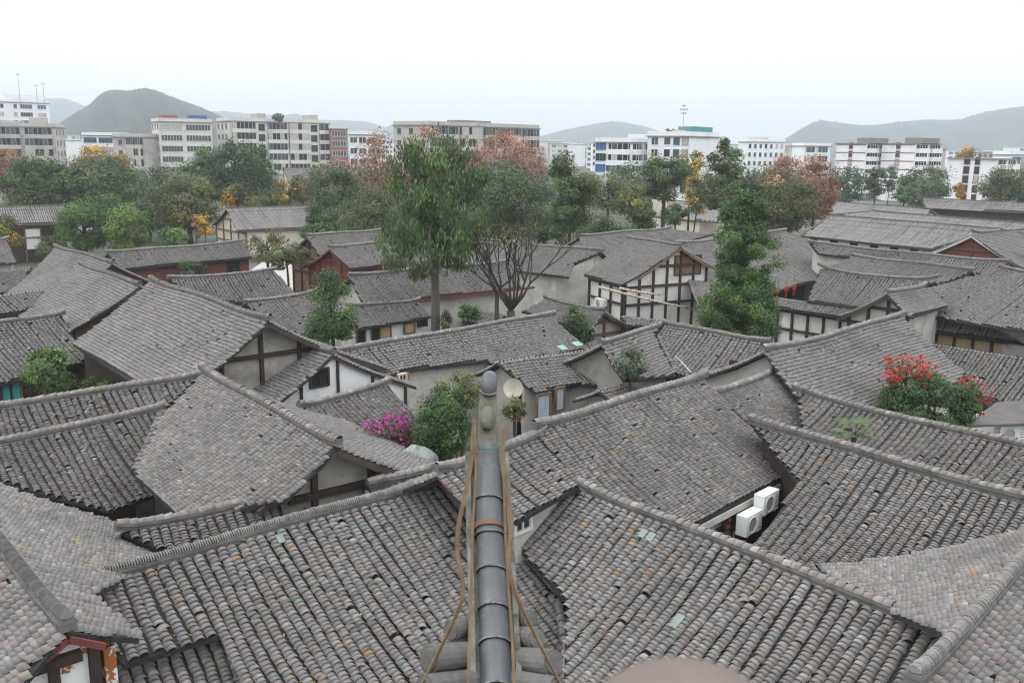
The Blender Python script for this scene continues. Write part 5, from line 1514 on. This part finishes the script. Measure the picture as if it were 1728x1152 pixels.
# red lanterns under the eave
for x_, y_ in ((1312, 491), (1327, 488), (1340, 485)):
    c = far(x_, y_, np.dot(at(x_, y_, 3.9) - CC, CF) * .94)
    lt = thing('red_lantern', c - Z * .3, 'round red lantern hanging under the eave by the creeper-clad tree', 'lantern', 'red lanterns under one eave')
    mb = MB(); mb.tube([c - Z * .24, c - Z * .17, c, c + Z * .17, c + Z * .24], [.06, .11, .14, .11, .06], 12); mb.build('body', 'lantern', lt, smooth=True)
    mb = MB(); mb.tube([c + Z * .241, c + Z * .29], [.1, .1], 10); mb.build('cap', 'ochre', lt)
    mb = MB(); mb.tube([c + Z * .29, c + Z * .75], .012, 5); mb.build('cord', 'timber', lt)
    mb = MB(); mb.tube([c - Z * .241, c - Z * .5], [.04, .05], 6); mb.build('tassel', 'lantern', lt)

# blue awning
p = [at(512, 431, 4.4), at(553, 439, 4.2), at(558, 434, 4.5), at(520, 427, 4.7)]
aw = thing('blue_awning', p[0] * [1, 1, 0] + Z * GZ, 'blue sheet awning on posts beside the red timber gable', 'awning')
mb = MB(); mb.slab(p, (0, 0, -.05)); mb.build('sheet', 'blue_sheet', aw)
for q in p:
    mb = MB(); mb.tube([q * [1, 1, 0] + Z * GZ, q - Z * .05], .05, 6); mb.build('post', 'timber', aw)

# pale boulder in the courtyard and a white pipe on the roof
_c = far(702, 776, 24.6); rk = thing('pale_boulder', _c - Z * .5, 'smooth pale rock under the purple bougainvillea', 'rock')
V = []; F = []; rr = np.random.default_rng(9); na, nb = 10, 18
for i in range(na + 1):
    for j in range(nb):
        th, ph = math.pi * i / na, 2 * math.pi * j / nb
        r = 1 + .12 * math.sin(3 * ph + i) + .08 * math.cos(2 * th * 2 + j)
        V.append(_c + np.array([.62 * math.sin(th) * math.cos(ph), .5 * math.sin(th) * math.sin(ph), .36 * math.cos(th)]) * r)
F = [[i * nb + j, i * nb + (j + 1) % nb, (i + 1) * nb + (j + 1) % nb, (i + 1) * nb + j] for i in range(na) for j in range(nb)]
mb = MB(); mb.add(V, F); mb.build('rock', 'rock', rk, smooth=True)
mb = MB(); p, q = at(1139, 600, 5.35), at(1166, 628, 5.9); mb.tube([p, (p + q) / 2 + Z * .03, q], .011, 6)
tag(mb.build('white_pipe', 'acwhite', smooth=True), 'thin white pipe lying across the striped roof valley', 'pipe')

# fan palm
_c = far(1442, 728, 24.0)
fp_ = thing('fan_palm', _c * [1, 1, 0] + Z * GZ, 'small fan palm rising behind the heavy mortared ridge', 'palm')
mb = MB(); mb.tube([_c * [1, 1, 0] + Z * GZ, _c - Z * .15], [.10, .07], 8); mb.build('trunk', 'bark', fp_)
rr = np.random.default_rng(12)
for i in range(13):
    a_ = 2 * math.pi * i / 13 + rr.normal(0, .2); el = rr.uniform(-.1, .9)
    d_ = np.array([math.cos(a_) * math.cos(el), math.sin(a_) * math.cos(el), math.sin(el)]); s_ = unit(np.cross(d_, Z)); n_ = np.cross(s_, d_)
    b_ = _c + d_ * .28
    C_, A_, B_, T_ = [], [], [], []
    for j in range(15):
        g = (j - 7) / 7 * 1.25
        l_ = .36 * (1 - .25 * abs(g) / 1.25)
        dd = unit(d_ * math.cos(g) + s_ * math.sin(g) - Z * .25)
        C_.append(b_ + dd * l_ / 2); A_.append(dd * l_ / 2); B_.append(unit(np.cross(dd, n_)) * .022); T_.append(np.ones(3) * math.exp(rr.normal(0, .15)))
    V, F, T = leaves(np.array(C_), np.array(A_), np.array(B_), np.array(T_))
    o = link('frond', raw_mesh('frond', V, F, 'frond', tint=T), fp_)
    mb = MB(); mb.tube([_c - Z * .1, b_], .010, 5); mb.build('leaf_stalk', 'frond' if False else 'bark', o)

# fallen yellow leaves on the near roofs
rr = np.random.default_rng(21); C_, A_, B_ = [], [], []
s = H['forecourt_left']['fs']
while len(C_) < 230:
    u_, v_ = s.hit(rr.uniform(110, 620), rr.uniform(930, 1150))
    if not any(q0 + .05 < v_ < q1 - .05 for q0, q1 in spans(H['forecourt_left']['fp'], u_)): continue
    u_ = (math.floor(u_ / COLUMN) + .5) * COLUMN + rr.normal(0, .03)
    P, X, D, N = s.frame(np.array([u_]), np.array([v_])); an = rr.random() * 6
    C_.append(P[0] + N[0] * (.03 + .01 * rr.random())); A_.append((X[0] * math.cos(an) + D[0] * math.sin(an)) * .026 + N[0] * .008); B_.append((-X[0] * math.sin(an) + D[0] * math.cos(an)) * .018)
V, F, T = leaves(np.array(C_), np.array(A_), np.array(B_), np.exp(rr.normal(0, .3, (len(C_), 1))) * np.ones((1, 3)))
o = link('fallen_leaves', raw_mesh('fallen_leaves', V, F, 'yellow', tint=T)); o['kind'] = 'stuff'; tag(o, 'fallen yellow leaves lying in the roof channels', 'leaves')
# ---------------------------------------------------------------- damp air between the town and the hills
hm = bpy.data.materials.new('haze_air'); hm.use_nodes = True
_n = hm.node_tree; _n.nodes.clear()
_o = _n.nodes.new('ShaderNodeOutputMaterial'); _v = _n.nodes.new('ShaderNodeVolumePrincipled')
_v.inputs['Color'].default_value = (.87, .935, 1.0, 1); _v.inputs['Density'].default_value = .00042; _v.inputs['Anisotropy'].default_value = 0.0
_n.links.new(_v.outputs[0], _o.inputs['Volume'])
mb = MB(); mb.abox(-4300, 4300, -400, 4400, -2.5, 175)
hz = mb.build('haze', hm); hz['kind'] = 'stuff'
